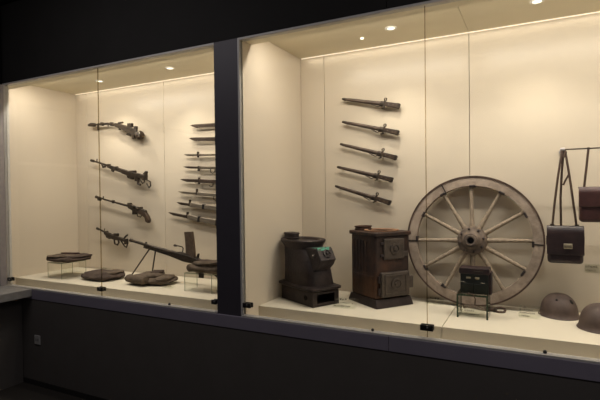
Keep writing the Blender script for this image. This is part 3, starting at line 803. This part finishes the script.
def sheathed(i, x, z, tilt, L):
    t = thing('sheathed_bayonet', '%s of the five sheathed bayonets on the wall above the stoves' % ORD5[i], 'bayonet', (x, BY, z), (0, math.radians(tilt), 0), 'five sheathed bayonets')
    s = L / 0.42
    bm = B(); tube(bm, [(0.022 * s, 0, 0), (0.06 * s, 0, 0), (0.18 * s, 0, 0), (0.300 * s, 0, 0)], [0.0095, 0.0115, 0.0135, 0.0150], 14, flat=0.55)
    sc = obj('scabbard', bm, 'scabbard', t)
    bm = B(); tube(bm, [(0.0, 0, 0.001), (0.008, 0, 0.001), (0.030 * s, 0, 0)], [0.006, 0.0085, 0.0105], 12, flat=0.7); obj('scabbard_tip', bm, 'gunmetal', sc)
    bm = B(); lathe(bm, [(0.018, 0), (0.019, 0.004), (0.019, 0.02), (0.018, 0.024)], T(0.282 * s, 0, 0) @ RY(90), seg=16, sy=0.62); obj('throat', bm, 'gunmetal', sc)
    bm = B(); tube(bm, [(0.225 * s, -0.004, -0.013), (0.27 * s, -0.004, -0.024), (0.285 * s, -0.004, -0.015)], 0.004, 8); obj('frog_loop', bm, 'gunmetal', sc)
    gx = 0.312 * s
    bm = B(); prism(bm, [(gx - 0.006, 0.022), (gx + 0.006, 0.024), (gx + 0.005, -0.026), (gx - 0.012, -0.036), (gx - 0.018, -0.030), (gx - 0.007, -0.022)], -0.009, 0.009)
    obj('guard', bm, 'gunmetal', t, bevel=0.002)
    bm = B(); lathe(bm, [(0.008, -0.004), (0.0115, -0.004), (0.0115, 0.004), (0.008, 0.004)], T(gx, 0, 0.032) @ RZ(60) @ RX(90), seg=18, close=True)
    obj('muzzle_ring', bm, 'gunmetal', t)
    bm = B(); prism(bm, [(gx + 0.005, 0.015), (gx + 0.05, 0.016), (L - 0.022, 0.016), (L - 0.022, -0.018), (gx + 0.06, -0.016), (gx + 0.005, -0.015)], -0.011, 0.011)
    gr = obj('grip', bm, 'gunwood', t, bevel=0.005)
    bm = B()
    for k in (0.03, 0.062): lathe(bm, [(0.004, 0), (0.003, 0.0015), (0, 0.002)], T(gx + k, -0.011, 0) @ RX(90), seg=10)
    obj('rivet', bm, 'blade', gr)
    bm = B(); prism(bm, [(L - 0.025, 0.017), (L - 0.004, 0.016), (L, 0.008), (L - 0.002, -0.014), (L - 0.010, -0.021), (L - 0.025, -0.019)], -0.012, 0.012)
    obj('pommel', bm, 'gunmetal', t, bevel=0.003)


for i, (a, b) in enumerate((((-1.217, 2.160), (-0.803, 2.072)), ((-1.219, 1.999), (-0.811, 1.894)), ((-1.236, 1.844), (-0.826, 1.727)), ((-1.261, 1.683), (-0.856, 1.581)), ((-1.278, 1.547), (-0.871, 1.426)))):
    a, b = [(p[0] * 1.009, 1.5 + (p[1] - 1.5) * 1.009) for p in (a, b)]
    L = math.hypot(b[0] - a[0], b[1] - a[1]); tl = math.degrees(math.atan2(a[1] - b[1], b[0] - a[0]))
    sheathed(i, a[0], a[1], tl, L)
    ca, sa = math.cos(math.radians(tl)), math.sin(math.radians(tl))
    for d, off, w in ((0.045, -0.017, 'tip'), (0.33, -0.023, 'grip')):
        peg(a[0] + d * ca + off * sa, BY, a[1] - d * sa + off * ca, 'steel peg under the %s of the %s sheathed bayonet' % (w, ORD5[i]))

# ------------------------------------------------------------------ round-bodied stove
S = thing('stove', 'dark cast iron stove with flared round top, sloping feed door and green paint', 'stove', (-1.340, 0.415, FLOORZ), (0, 0, math.radians(-28.7)))
S.scale = (1.03, 1.04, 1.03)
hx, hy = 0.172, 0.10
# base as walls round an ash opening at its +x end
bm = B()
box(bm, -hx, hx - 0.012, -hy, -hy + 0.014, 0, 0.092); box(bm, -hx, hx - 0.012, hy - 0.014, hy, 0, 0.092); box(bm, -hx, -hx + 0.014, -hy + 0.014, hy - 0.014, 0, 0.092)
box(bm, -hx + 0.014, hx - 0.012, -hy + 0.014, hy - 0.014, 0, 0.008)
bs = obj('base', bm, 'iron', S, smooth=False, bevel=0.003)
bm = B()
ow, oz0, oz1 = 0.066, 0.020, 0.072
box(bm, hx - 0.012, hx + 0.006, -hy, -ow, 0, 0.092); box(bm, hx - 0.012, hx + 0.006, ow, hy, 0, 0.092)
box(bm, hx - 0.012, hx + 0.006, -ow, ow, 0, oz0); box(bm, hx - 0.012, hx + 0.006, -ow, ow, oz1, 0.092)
obj('ash_opening_frame', bm, 'iron', bs, smooth=False, bevel=0.003)
bm = B(); box(bm, hx - 0.11, hx - 0.10, -ow - 0.015, ow + 0.015, 0.008, 0.09); obj('ash_chamber', bm, 'soot_and_shade', bs, smooth=False)
bm = B(); lathe(bm, [(0.016, -0.001), (0.016, 0.004), (0.010, 0.005), (0.010, 0.001), (0, 0.001)], T(0.105, -hy, 0.048) @ RX(90), seg=18); obj('vent_ring', bm, 'soot_and_shade', bs)
# ledge
bm = B(); loft(bm, [(0.092, hx + 0.010, hy + 0.008, 9, 0, 0), (0.100, hx + 0.026, hy + 0.022, 9, 0, 0), (0.112, hx + 0.026, hy + 0.022, 9, 0, 0), (0.120, hx + 0.008, hy + 0.006, 8, 0, 0)], 56); obj('ledge_plate', bm, 'iron', S)
# body and flared top
bm = B()
loft(bm, [(0.118, 0.172, 0.108, 3.8, -0.006, 0), (0.14, 0.170, 0.108, 3.6, -0.008, 0), (0.20, 0.164, 0.106, 3.4, -0.014, 0), (0.27, 0.154, 0.103, 3.2, -0.028, 0), (0.32, 0.142, 0.100, 2.9, -0.050, 0), (0.338, 0.136, 0.099, 2.8, -0.058, 0)], 56)
bd = obj('body', bm, 'iron', S)
bm = B()
loft(bm, [(0.336, 0.136, 0.099, 2.7, -0.059, 0), (0.350, 0.141, 0.104, 2.6, -0.061, 0), (0.366, 0.152, 0.115, 2.5, -0.063, 0), (0.378, 0.159, 0.122, 2.5, -0.064, 0), (0.388, 0.161, 0.124, 2.5, -0.064, 0), (0.394, 0.156, 0.119, 2.5, -0.064, 0), (0.392, 0.130, 0.096, 2.4, -0.064, 0), (0.372, 0.118, 0.084, 2.4, -0.064, 0)], 56)
rim = obj('flared_rim', bm, 'iron', S)
bm = B(); loft(bm, [(0.374, 0.116, 0.083, 2.4, -0.064, 0), (0.380, 0.116, 0.083, 2.4, -0.064, 0)], 40); obj('hotplate', bm, 'iron', rim)
bm = B(); loft(bm, [(0.388, 0.058, 0.040, 3, -0.165, -0.020), (0.396, 0.062, 0.044, 3, -0.165, -0.020), (0.399, 0.054, 0.038, 3, -0.165, -0.020), (0.418, 0.054, 0.038, 3, -0.165, -0.020), (0.421, 0.060, 0.042, 3, -0.165, -0.020), (0.428, 0.058, 0.040, 3, -0.165, -0.020)], 36); obj('flue_collar', bm, 'iron', S)
# sloping feed chute at the +x side
ch = [(0.04, 0.350), (0.168, 0.350), (0.214, 0.280), (0.198, 0.252), (0.155, 0.215), (0.04, 0.215)]
bm = B(); prism(bm, ch, -0.066, 0.050); cu = obj('feed_chute', bm, 'iron', S, bevel=0.006)
dm = T(0.191, -0.008, 0.315) @ RY(57)
bm = B(); box(bm, -0.046, 0.044, -0.060, 0.056, 0, 0.009, dm); fd = obj('feed_door', bm, 'iron', S, bevel=0.005)
bm = B(); lathe(bm, [(0.027, 0.011), (0.027, 0.018), (0.019, 0.020), (0.019, 0.015), (0.010, 0.015), (0.009, 0.024), (0, 0.026)], dm, seg=24); obj('vent_wheel', bm, 'iron', fd)
bm = B(); box(bm, 0.120, 0.168, -0.058, 0.044, 0.3495, 0.3525); box(bm, -0.0445, -0.024, -0.056, 0.040, 0.0085, 0.0102, dm); obj('green_paint_patch', bm, 'greenpaint', cu, smooth=False)
bm = B(); tube(bm, [(0.150, -0.068, 0.305), (0.150, -0.084, 0.305)], [0.013, 0.010], 14); obj('hinge_boss', bm, 'irongrey', cu)

# ------------------------------------------------------------------ square stove
Q = thing('stove', 'square rusty brown iron stove with two grey doors beside the wheel', 'stove', (-0.905, 0.572, FLOORZ), (0, 0, math.radians(-36.9)))
Q.scale = (1.15, 1.19, 1.055)
bm = B(); loft(bm, [(0.0, 0.140, 0.120, 40, 0, 0), (0.012, 0.138, 0.119, 40, 0, 0), (0.030, 0.130, 0.117, 40, 0, 0), (0.048, 0.124, 0.114, 40, 0, 0)], 64); obj('base_skirt', bm, 'iron', Q, angle=25)
bm = B(); box(bm, -0.118, 0.118, -0.110, 0.110, 0.048, 0.418); qb = obj('body', bm, 'rust', Q, smooth=False, bevel=0.012, seg=3)
bm = B()
for k in range(5):                                             # shallow ribs down the side panel
    xx = -0.085 + k * 0.030
    box(bm, xx - 0.007, xx + 0.007, -0.1145, -0.108, 0.20, 0.385)
obj('side_ribs', bm, 'rust', qb, smooth=False, bevel=0.002)
bm = B(); box(bm, -0.10, 0.10, -0.1125, -0.108, 0.085, 0.18); obj('side_panel', bm, 'rust', qb, smooth=False, bevel=0.002)
# top plate with an open cooking hole
bm = B()
n = 48; o_, i_ = [], []
for zz, hh in ((0.416, 0.0), (0.438, 0.0)):
    ro, ri = [], []
    for k in range(n):
        a = 2 * PI * k / n; c, s = math.cos(a), math.sin(a)
        e = 2 / 14
        ro.append(bm.verts.new((0.131 * math.copysign(abs(c) ** e, c), 0.123 * math.copysign(abs(s) ** e, s), zz)))
        ri.append(bm.verts.new((0.02 + 0.080 * c, 0.080 * s, zz)))
    o_.append(ro); i_.append(ri)
for k in range(n):
    k2 = (k + 1) % n
    bm.faces.new((o_[0][k], o_[0][k2], o_[1][k2], o_[1][k])); bm.faces.new((i_[0][k], i_[0][k2], i_[1][k2], i_[1][k]))
    bm.faces.new((o_[1][k], o_[1][k2], i_[1][k2], i_[1][k])); bm.faces.new((o_[0][k], o_[0][k2], i_[0][k2], i_[0][k]))
tp = obj('top_plate', bm, 'rust', Q, bevel=0.004)
bm = B(); lathe(bm, [(0.080, 0.438), (0.093, 0.440), (0.093, 0.446), (0.082, 0.446), (0.078, 0.440)], T(0.02, 0, 0), seg=40, close=True); obj('cooking_ring', bm, 'rustlip', tp)
bm = B(); lathe(bm, [(0.079, 0.4185), (0.079, 0.4195), (0, 0.420)], T(0.02, 0, 0), seg=36); obj('inner_lid', bm, 'rustlip', tp)
bm = B(); lathe(bm, [(0.040, 0.436), (0.045, 0.440), (0.045, 0.448), (0.041, 0.450), (0.041, 0.456), (0.046, 0.458), (0.046, 0.464), (0.034, 0.466), (0.032, 0.458), (0, 0.458)], T(-0.084, -0.050, 0), seg=30, sx=0.85, sy=1.15); obj('flue_collar', bm, 'rust', Q)
# upper door
bm = B(); box(bm, 0.116, 0.130, -0.062, 0.070, 0.278, 0.400); d1 = obj('upper_door', bm, 'irongrey', Q, smooth=False, bevel=0.006)
bm = B(); lathe(bm, [(0.031, -0.001), (0.031, 0.006), (0.022, 0.007), (0.022, 0.003), (0.012, 0.003), (0.011, 0.010), (0, 0.012)], T(0.130, 0.006, 0.340) @ RY(90), seg=28); obj('vent_rosette', bm, 'irongrey', d1)
bm = B(); box(bm, 0.117, 0.126, 0.068, 0.098, 0.290, 0.320); obj('latch', bm, 'irongrey', d1, smooth=False, bevel=0.003)
bm = B(); box(bm, 0.117, 0.128, -0.080, -0.060, 0.295, 0.310); box(bm, 0.117, 0.128, -0.080, -0.060, 0.365, 0.380); obj('hinge', bm, 'iron', d1, smooth=False, bevel=0.003)
# lower ash door, larger, standing proud
bm = B(); box(bm, 0.116, 0.142, -0.086, 0.094, 0.060, 0.205); d2 = obj('ash_door', bm, 'irongrey', Q, smooth=False, bevel=0.007)
bm = B()
for a, b, c, d in ((-0.068, 0.073, 0.182, 0.190), (-0.068, 0.073, 0.077, 0.085), (-0.068, -0.060, 0.077, 0.190), (0.065, 0.073, 0.077, 0.190)):
    box(bm, 0.141, 0.146, a, b, c, d)
obj('door_moulding', bm, 'irongrey', d2, smooth=False, bevel=0.0015)
bm = B(); lathe(bm, [(0.034, -0.001), (0.034, 0.005), (0.025, 0.007), (0.024, 0.003), (0.014, 0.003), (0.012, 0.010), (0, 0.011)], T(0.142, 0.006, 0.136) @ RY(90), seg=28); obj('vent_rosette', bm, 'irongrey', d2)
bm = B(); box(bm, 0.118, 0.136, 0.094, 0.122, 0.100, 0.172); obj('latch', bm, 'irongrey', d2, smooth=False, bevel=0.004)
bm = B(); tube(bm, [(0.126, -0.092, 0.075), (0.126, -0.092, 0.115)], 0.008, 10); tube(bm, [(0.126, -0.092, 0.145), (0.126, -0.092, 0.185)], 0.008, 10); obj('hinge', bm, 'iron', d2)

# ------------------------------------------------------------------ cart wheel
WR = 0.400
W = thing('cart_wheel', 'large weathered wooden spoked wheel leaning on the back wall', 'wheel', (-0.352, 0.706, FLOORZ + WR + 0.004), (math.radians(-5), 0, 0))
def ring_y(bm, prof, seg=96):
    lathe(bm, prof, RX(90), seg=seg, close=True)
bm = B(); ring_y(bm, [(WR - 0.010, -0.030), (WR, -0.030), (WR, 0.030), (WR - 0.010, 0.030)]); obj('tyre', bm, 'tyre', W)
bm = B(); ring_y(bm, [(WR - 0.062, -0.022), (WR - 0.058, -0.027), (WR - 0.012, -0.027), (WR - 0.010, -0.024), (WR - 0.010, 0.026), (WR - 0.062, 0.026)]); fe = obj('felloe', bm, 'oldwood', W)
for k in range(12):
    a = math.radians(30 * k + 1.5)
    d = Vector((math.cos(a), 0, math.sin(a)))
    bm = B(); tube(bm, [d * 0.075, d * 0.12, d * 0.22, d * 0.30, d * (WR - 0.055)], [0.017, 0.0145, 0.0115, 0.011, 0.0125], 12, flat=1.25, side=(0, 1, 0))
    obj('spoke', bm, 'spokewood', W)
for k, ang in enumerate((-2, 28, 60, 90, 122, 152, 180, 213, 240, 327)):
    a = math.radians(ang); r = WR - 0.066
    mtx = RY(-ang)
    bm = B(); box(bm, r - 0.004, r + 0.010, -0.029, 0.02, -0.018, 0.018, mtx); obj('felloe_clamp', bm, 'iron', W, smooth=False, bevel=0.004)
bm = B(); box(bm, WR - 0.064, WR - 0.004, -0.0295, -0.02, -0.003, 0.003, RY(2)); box(bm, WR - 0.064, WR - 0.004, -0.0295, -0.02, -0.003, 0.003, RY(-118)); box(bm, WR - 0.064, WR - 0.004, -0.0295, -0.02, -0.003, 0.003, RY(-182)); obj('felloe_joint', bm, 'soot_and_shade', fe, smooth=False)
bm = B()
lathe(bm, [(0.082, -0.050), (0.088, -0.03), (0.090, 0.0), (0.086, 0.03), (0.080, 0.045), (0.062, 0.052), (0.052, 0.060), (0.046, 0.085), (0.040, 0.092), (0.020, 0.094), (0.020, 0.050), (0.0, 0.050)], RX(90), seg=48)
hb = obj('hub', bm, 'hub', W)
bm = B(); lathe(bm, [(0.020, 0.088), (0.033, 0.088), (0.033, 0.101), (0.029, 0.104), (0.020, 0.102)], RX(90), seg=32, close=True); obj('axle_ring', bm, 'hub', hb)
bm = B(); lathe(bm, [(0.0195, 0.051), (0.0195, 0.053), (0, 0.053)], RX(90), seg=24); obj('axle_hole', bm, 'soot_and_shade', hb)
bm = B()
for k in range(8):
    a = 2 * PI * k / 8 + 0.2
    lathe(bm, [(0.007, 0.046), (0.007, 0.056), (0.003, 0.059), (0, 0.059)], T(0.070 * math.cos(a), 0, 0.070 * math.sin(a)) @ RX(90), seg=10)
obj('bolt', bm, 'iron', hb)
bm = B(); lathe(bm, [(0.083, -0.049), (0.087, -0.049), (0.087, -0.040), (0.083, -0.040)], RX(90), seg=40, close=True); obj('rear_band', bm, 'iron', hb)

# ------------------------------------------------------------------ dark open case on its clear stand, with a strap below
K = thing('instrument_case', 'dark green and maroon boxy case on the clear stand before the wheel', 'case', (-0.312, 0.452, FLOORZ + 0.133))
bm = B(); box(bm, -0.072, 0.076, -0.045, 0.045, 0.0, 0.118); kb = obj('body', bm, 'casegreen', K, smooth=False, bevel=0.004)
bm = B(); box(bm, -0.078, 0.082, -0.050, 0.050, 0.112, 0.146); obj('lid', bm, 'casered', K, smooth=False, bevel=0.004)
bm = B(); box(bm, -0.066, -0.004, -0.0500, -0.044, 0.008, 0.058); box(bm, 0.004, 0.066, -0.0500, -0.044, 0.008, 0.058); obj('front_pocket', bm, 'casegreen', kb, smooth=False, bevel=0.003)
bm = B(); box(bm, -0.068, -0.044, -0.0515, -0.044, 0.066, 0.071); box(bm, 0.036, 0.060, -0.0515, -0.044, 0.064, 0.069); obj('clasp', bm, 'chrome', kb, smooth=False, bevel=0.001)
bm = B(); box(bm, -0.040, -0.016, -0.048, -0.044, 0.086, 0.096); box(bm, 0.006, 0.030, -0.048, -0.044, 0.086, 0.096); obj('window_plate', bm, 'brass', kb, smooth=False, bevel=0.002)
bm = B(); box(bm, 0.000, 0.050, -0.0515, -0.049, 0.126, 0.131); obj('nameplate', bm, 'irongrey', K, smooth=False)
bm = B(); box(bm, 0.076, 0.092, -0.040, 0.035, 0.0, 0.125); obj('side_flap', bm, 'casered', K, smooth=False, bevel=0.004)
bm = B(); tube(bm, [(-0.02, -0.046, 0.006), (-0.03, -0.068, 0.005), (0.0, -0.076, 0.003), (0.012, -0.077, -0.02), (0.008, -0.076, -0.055)], 0.0035, 8); obj('cord', bm, 'strap', K)

L_ = thing('leather_strap', 'dark leather strap with a buckled loop lying under the wheel beside the clear stand', 'strap', (-0.31, 0.60, FLOORZ))
bm = B(); tube(bm, [(-0.085, -0.005, 0.012), (-0.06, 0.0, 0.017), (-0.02, 0.0, 0.013), (0.03, -0.01, 0.010), (0.075, -0.015, 0.012), (0.10, -0.01, 0.012)], [0.010, 0.011, 0.010, 0.009, 0.010, 0.008], 10, flat=0.6); obj('band', bm, 'strap', L_)
bm = B(); tube(bm, [(0.100, -0.02, 0.010)] + [(0.122 + 0.026 * math.cos(a), 0.0 + 0.022 * math.sin(a), 0.012 + 0.010 * math.sin(a)) for a in [PI + 0.5 + k * (2 * PI - 0.6) / 14 for k in range(15)]], 0.007, 8); obj('loop', bm, 'strap', L_)
bm = B(); box(bm, 0.085, 0.102, -0.028, 0.008, 0.003, 0.024); obj('buckle', bm, 'gunmetal', L_, smooth=False, bevel=0.003)


# ------------------------------------------------------------------ helmets
def helmet(x, y, rz, label, holes):
    H = thing('steel_helmet', label, 'helmet', (x, y, FLOORZ), (0, 0, math.radians(rz)))
    prof = []
    for k in range(13):
        a = PI / 2 * k / 12
        prof.append((0.092 * math.cos(a) ** 0.85 if k < 12 else 0.0, 0.028 + 0.098 * math.sin(a) ** 1.05))
    inner = [(max(0.0, r - 0.004), max(0.0, z - 0.004)) for r, z in reversed(prof)]
    bm = B(); lathe(bm, inner[:-1] + [(0.0885, 0.026)] + prof, seg=56, sx=1.0, sy=1.15); dome = obj('dome', bm, 'helmet', H)
    # flared brim, dipping at front and back
    bm = B(); n = 64; rings = []
    for r, z in ((0.0925, 0.036), (0.094, 0.022), (0.100, 0.008), (0.105, 0.002), (0.103, 0.0005), (0.094, 0.006), (0.089, 0.022), (0.088, 0.034)):
        ring = []
        for k in range(n):
            a = 2 * PI * k / n
            ring.append(bm.verts.new((r * math.cos(a), r * 1.15 * math.sin(a), z)))
        rings.append(ring)
    for r0, r1 in zip(rings, rings[1:] + rings[:1]):
        for k in range(n): bm.faces.new((r0[k], r0[(k + 1) % n], r1[(k + 1) % n], r1[k]))
    obj('brim', bm, 'helmet', H)
    for (az, el, rr, nm) in holes:
        a, e = math.radians(az), math.radians(el)
        d = Vector((math.cos(a) * math.cos(e), math.sin(a) * math.cos(e), math.sin(e)))
        p = Vector((0.092 * math.cos(e) ** 0.85 * math.cos(a), 0.092 * 1.15 * math.cos(e) ** 0.85 * math.sin(a), 0.028 + 0.098 * math.sin(e) ** 1.05))
        q = d.to_track_quat('Z', 'Y').to_matrix().to_4x4()
        bm = B(); lathe(bm, [(rr, -0.004), (rr, 0.0012), (rr * 0.8, 0.002), (0, 0.0015)], T(*p) @ q, seg=16, sx=1.0, sy=1.5 if nm == 'dent' else 1.0)
        obj(nm, bm, 'soot_and_shade', dome)
    return H


helmet(0.114, 0.660, 20, 'brown steel helmet beside the wheel, two dark holes in its dome', ((235, 48, 0.006, 'rivet_hole'), (300, 42, 0.009, 'dent')))
h2 = helmet(0.290, 0.462, -10, 'brown steel helmet nearest the glass, cut by the right edge of the frame', ((310, 8, 0.008, 'dent'),))

# ------------------------------------------------------------------ rod and satchels
RY_ = 0.60
R_ = thing('hanging_rod', 'thin horizontal metal rod on wall brackets from which the satchels hang', 'rod', (0.134, RY_, 1.722))
bm = B(); tube(bm, [(0, 0, 0), (1.05, 0, 0)], 0.004, 10); obj('bar', bm, 'gunmetal', R_)
bm = B(); tube(bm, [(-0.014, 0, 0), (0.010, 0, 0)], 0.011, 14); tube(bm, [(1.04, 0, 0), (1.064, 0, 0)], 0.011, 14); obj('end_knob', bm, 'post', R_)
for xx in (0.0, 1.05):
    bm = B(); tube(bm, [(xx, 0, 0), (xx, BACK - RY_ - 0.001, 0)], 0.005, 10); br = obj('bracket', bm, 'post', R_)
    bm = B(); lathe(bm, [(0.014, 0), (0.014, 0.006), (0, 0.007)], T(xx, BACK - RY_ - 0.001, 0) @ RX(90), seg=18); obj('wall_plate', bm, 'post', br)


def satchel(x, y, z, w, h, d, material, label, flap, clasp_x, clasp_z, clasp_m):
    A = thing('satchel', label, 'satchel', (x, y, z))
    bm = B(); box(bm, -w / 2, w / 2, -d / 2, d / 2, 0, h); bd = obj('body', bm, material, A, smooth=True, bevel=0.018, seg=4)
    bm = B()
    fl = []
    n = 12
    prof = [(d / 2 - 0.012, h + 0.001), (0, h + 0.006), (-d / 2 + 0.006, h + 0.003), (-d / 2 - 0.006, h - 0.012)] + [(-d / 2 - 0.008, h - 0.012 - (flap - 0.012) * k / 6) for k in range(1, 7)]
    poly = [(p[0], p[1]) for p in prof] + [(p[0] + 0.004, p[1] - 0.003) for p in reversed(prof)]
    mt = RZ(90)
    prism(bm, [(a, b) for a, b in poly], -w / 2 - 0.003, w / 2 + 0.003, mt)
    obj('flap', bm, material, A, smooth=True, bevel=0.002)
    cw = 0.042
    bm = B(); box(bm, clasp_x - cw / 2, clasp_x + cw / 2, -d / 2 - 0.018, -d / 2 - 0.006, clasp_z - 0.014, clasp_z + 0.014); cl = obj('clasp', bm, clasp_m, A, smooth=False, bevel=0.003)
    bm = B(); box(bm, clasp_x - cw / 2 + 0.004, clasp_x + cw / 2 - 0.004, -d / 2 - 0.0195, -d / 2 - 0.017, clasp_z - 0.004, clasp_z - 0.001); obj('slot', bm, 'soot_and_shade', cl, smooth=False)
    return A


A = satchel(0.142, RY_, 1.096, 0.172, 0.202, 0.062, 'leather', 'small dark brown leather satchel hanging by long straps from the rod end', 0.150, 0.012, 0.098, 'brass')
def strip_path(bm, pts, w=0.008, th=0.002):
    tube(bm, pts, w, 8, flat=th / w, side=(0, 1, 0))
ztop = 1.722 - 1.096
for pts in (
    [(-0.062, -0.004, 0.195), (-0.050, -0.006, 0.33), (-0.034, -0.008, 0.47), (-0.014, -0.008, ztop - 0.01), (-0.005, -0.002, ztop + 0.006)],
    [(-0.018, 0.020, 0.198), (-0.020, 0.016, 0.36), (-0.014, 0.010, 0.50), (-0.006, 0.006, ztop - 0.02), (-0.004, 0.0, ztop + 0.006)],
    [(0.056, -0.004, 0.195), (0.040, -0.008, 0.33), (0.028, -0.010, 0.43), (0.016, -0.010, 0.52), (0.002, -0.008, ztop - 0.01), (-0.003, -0.002, ztop + 0.006)],
):
    bm = B(); strip_path(bm, pts, 0.0060, 0.0028); obj('strap', bm, 'strap', A)
bm = B(); tube(bm, [(-0.014, -0.006, ztop - 0.012), (-0.006, -0.010, ztop - 0.05), (0.004, -0.010, ztop - 0.012)], 0.009, 8, flat=0.4); obj('strap_knot', bm, 'strap', A)
bm = B(); tube(bm, [(0.020, -0.010, 0.49), (0.002, -0.012, 0.455), (-0.008, -0.012, 0.430)], 0.005, 8, flat=0.4); obj('strap_end', bm, 'strap', A)
for xx in (-0.062, 0.056):
    bm = B(); tube(bm, [(xx, -0.004, 0.188), (xx, -0.004, 0.215)], 0.011, 10, flat=0.6); obj('strap_loop', bm, 'gunmetal', A)
bm = B(); box(bm, 0.085, 0.092, -0.02, 0.02, 0.10, 0.15); box(bm, -0.092, -0.085, -0.02, 0.02, 0.10, 0.15); obj('side_tab', bm, 'leather', A, smooth=False, bevel=0.003)

A2 = satchel(0.346, RY_, 1.325, 0.275, 0.185, 0.075, 'redleather', 'wide reddish brown leather satchel hanging at the right edge of the frame', 0.100, -0.012, 0.098, 'chrome')
for xx in (-0.115, 0.115):
    bm = B(); strip_path(bm, [(xx, 0.0, 0.17), (xx * 0.9, 0.0, 0.28), (xx * 0.8, 0.0, 1.722 - 1.325 + 0.006)], 0.0060, 0.0028); obj('strap', bm, 'strap', A2)
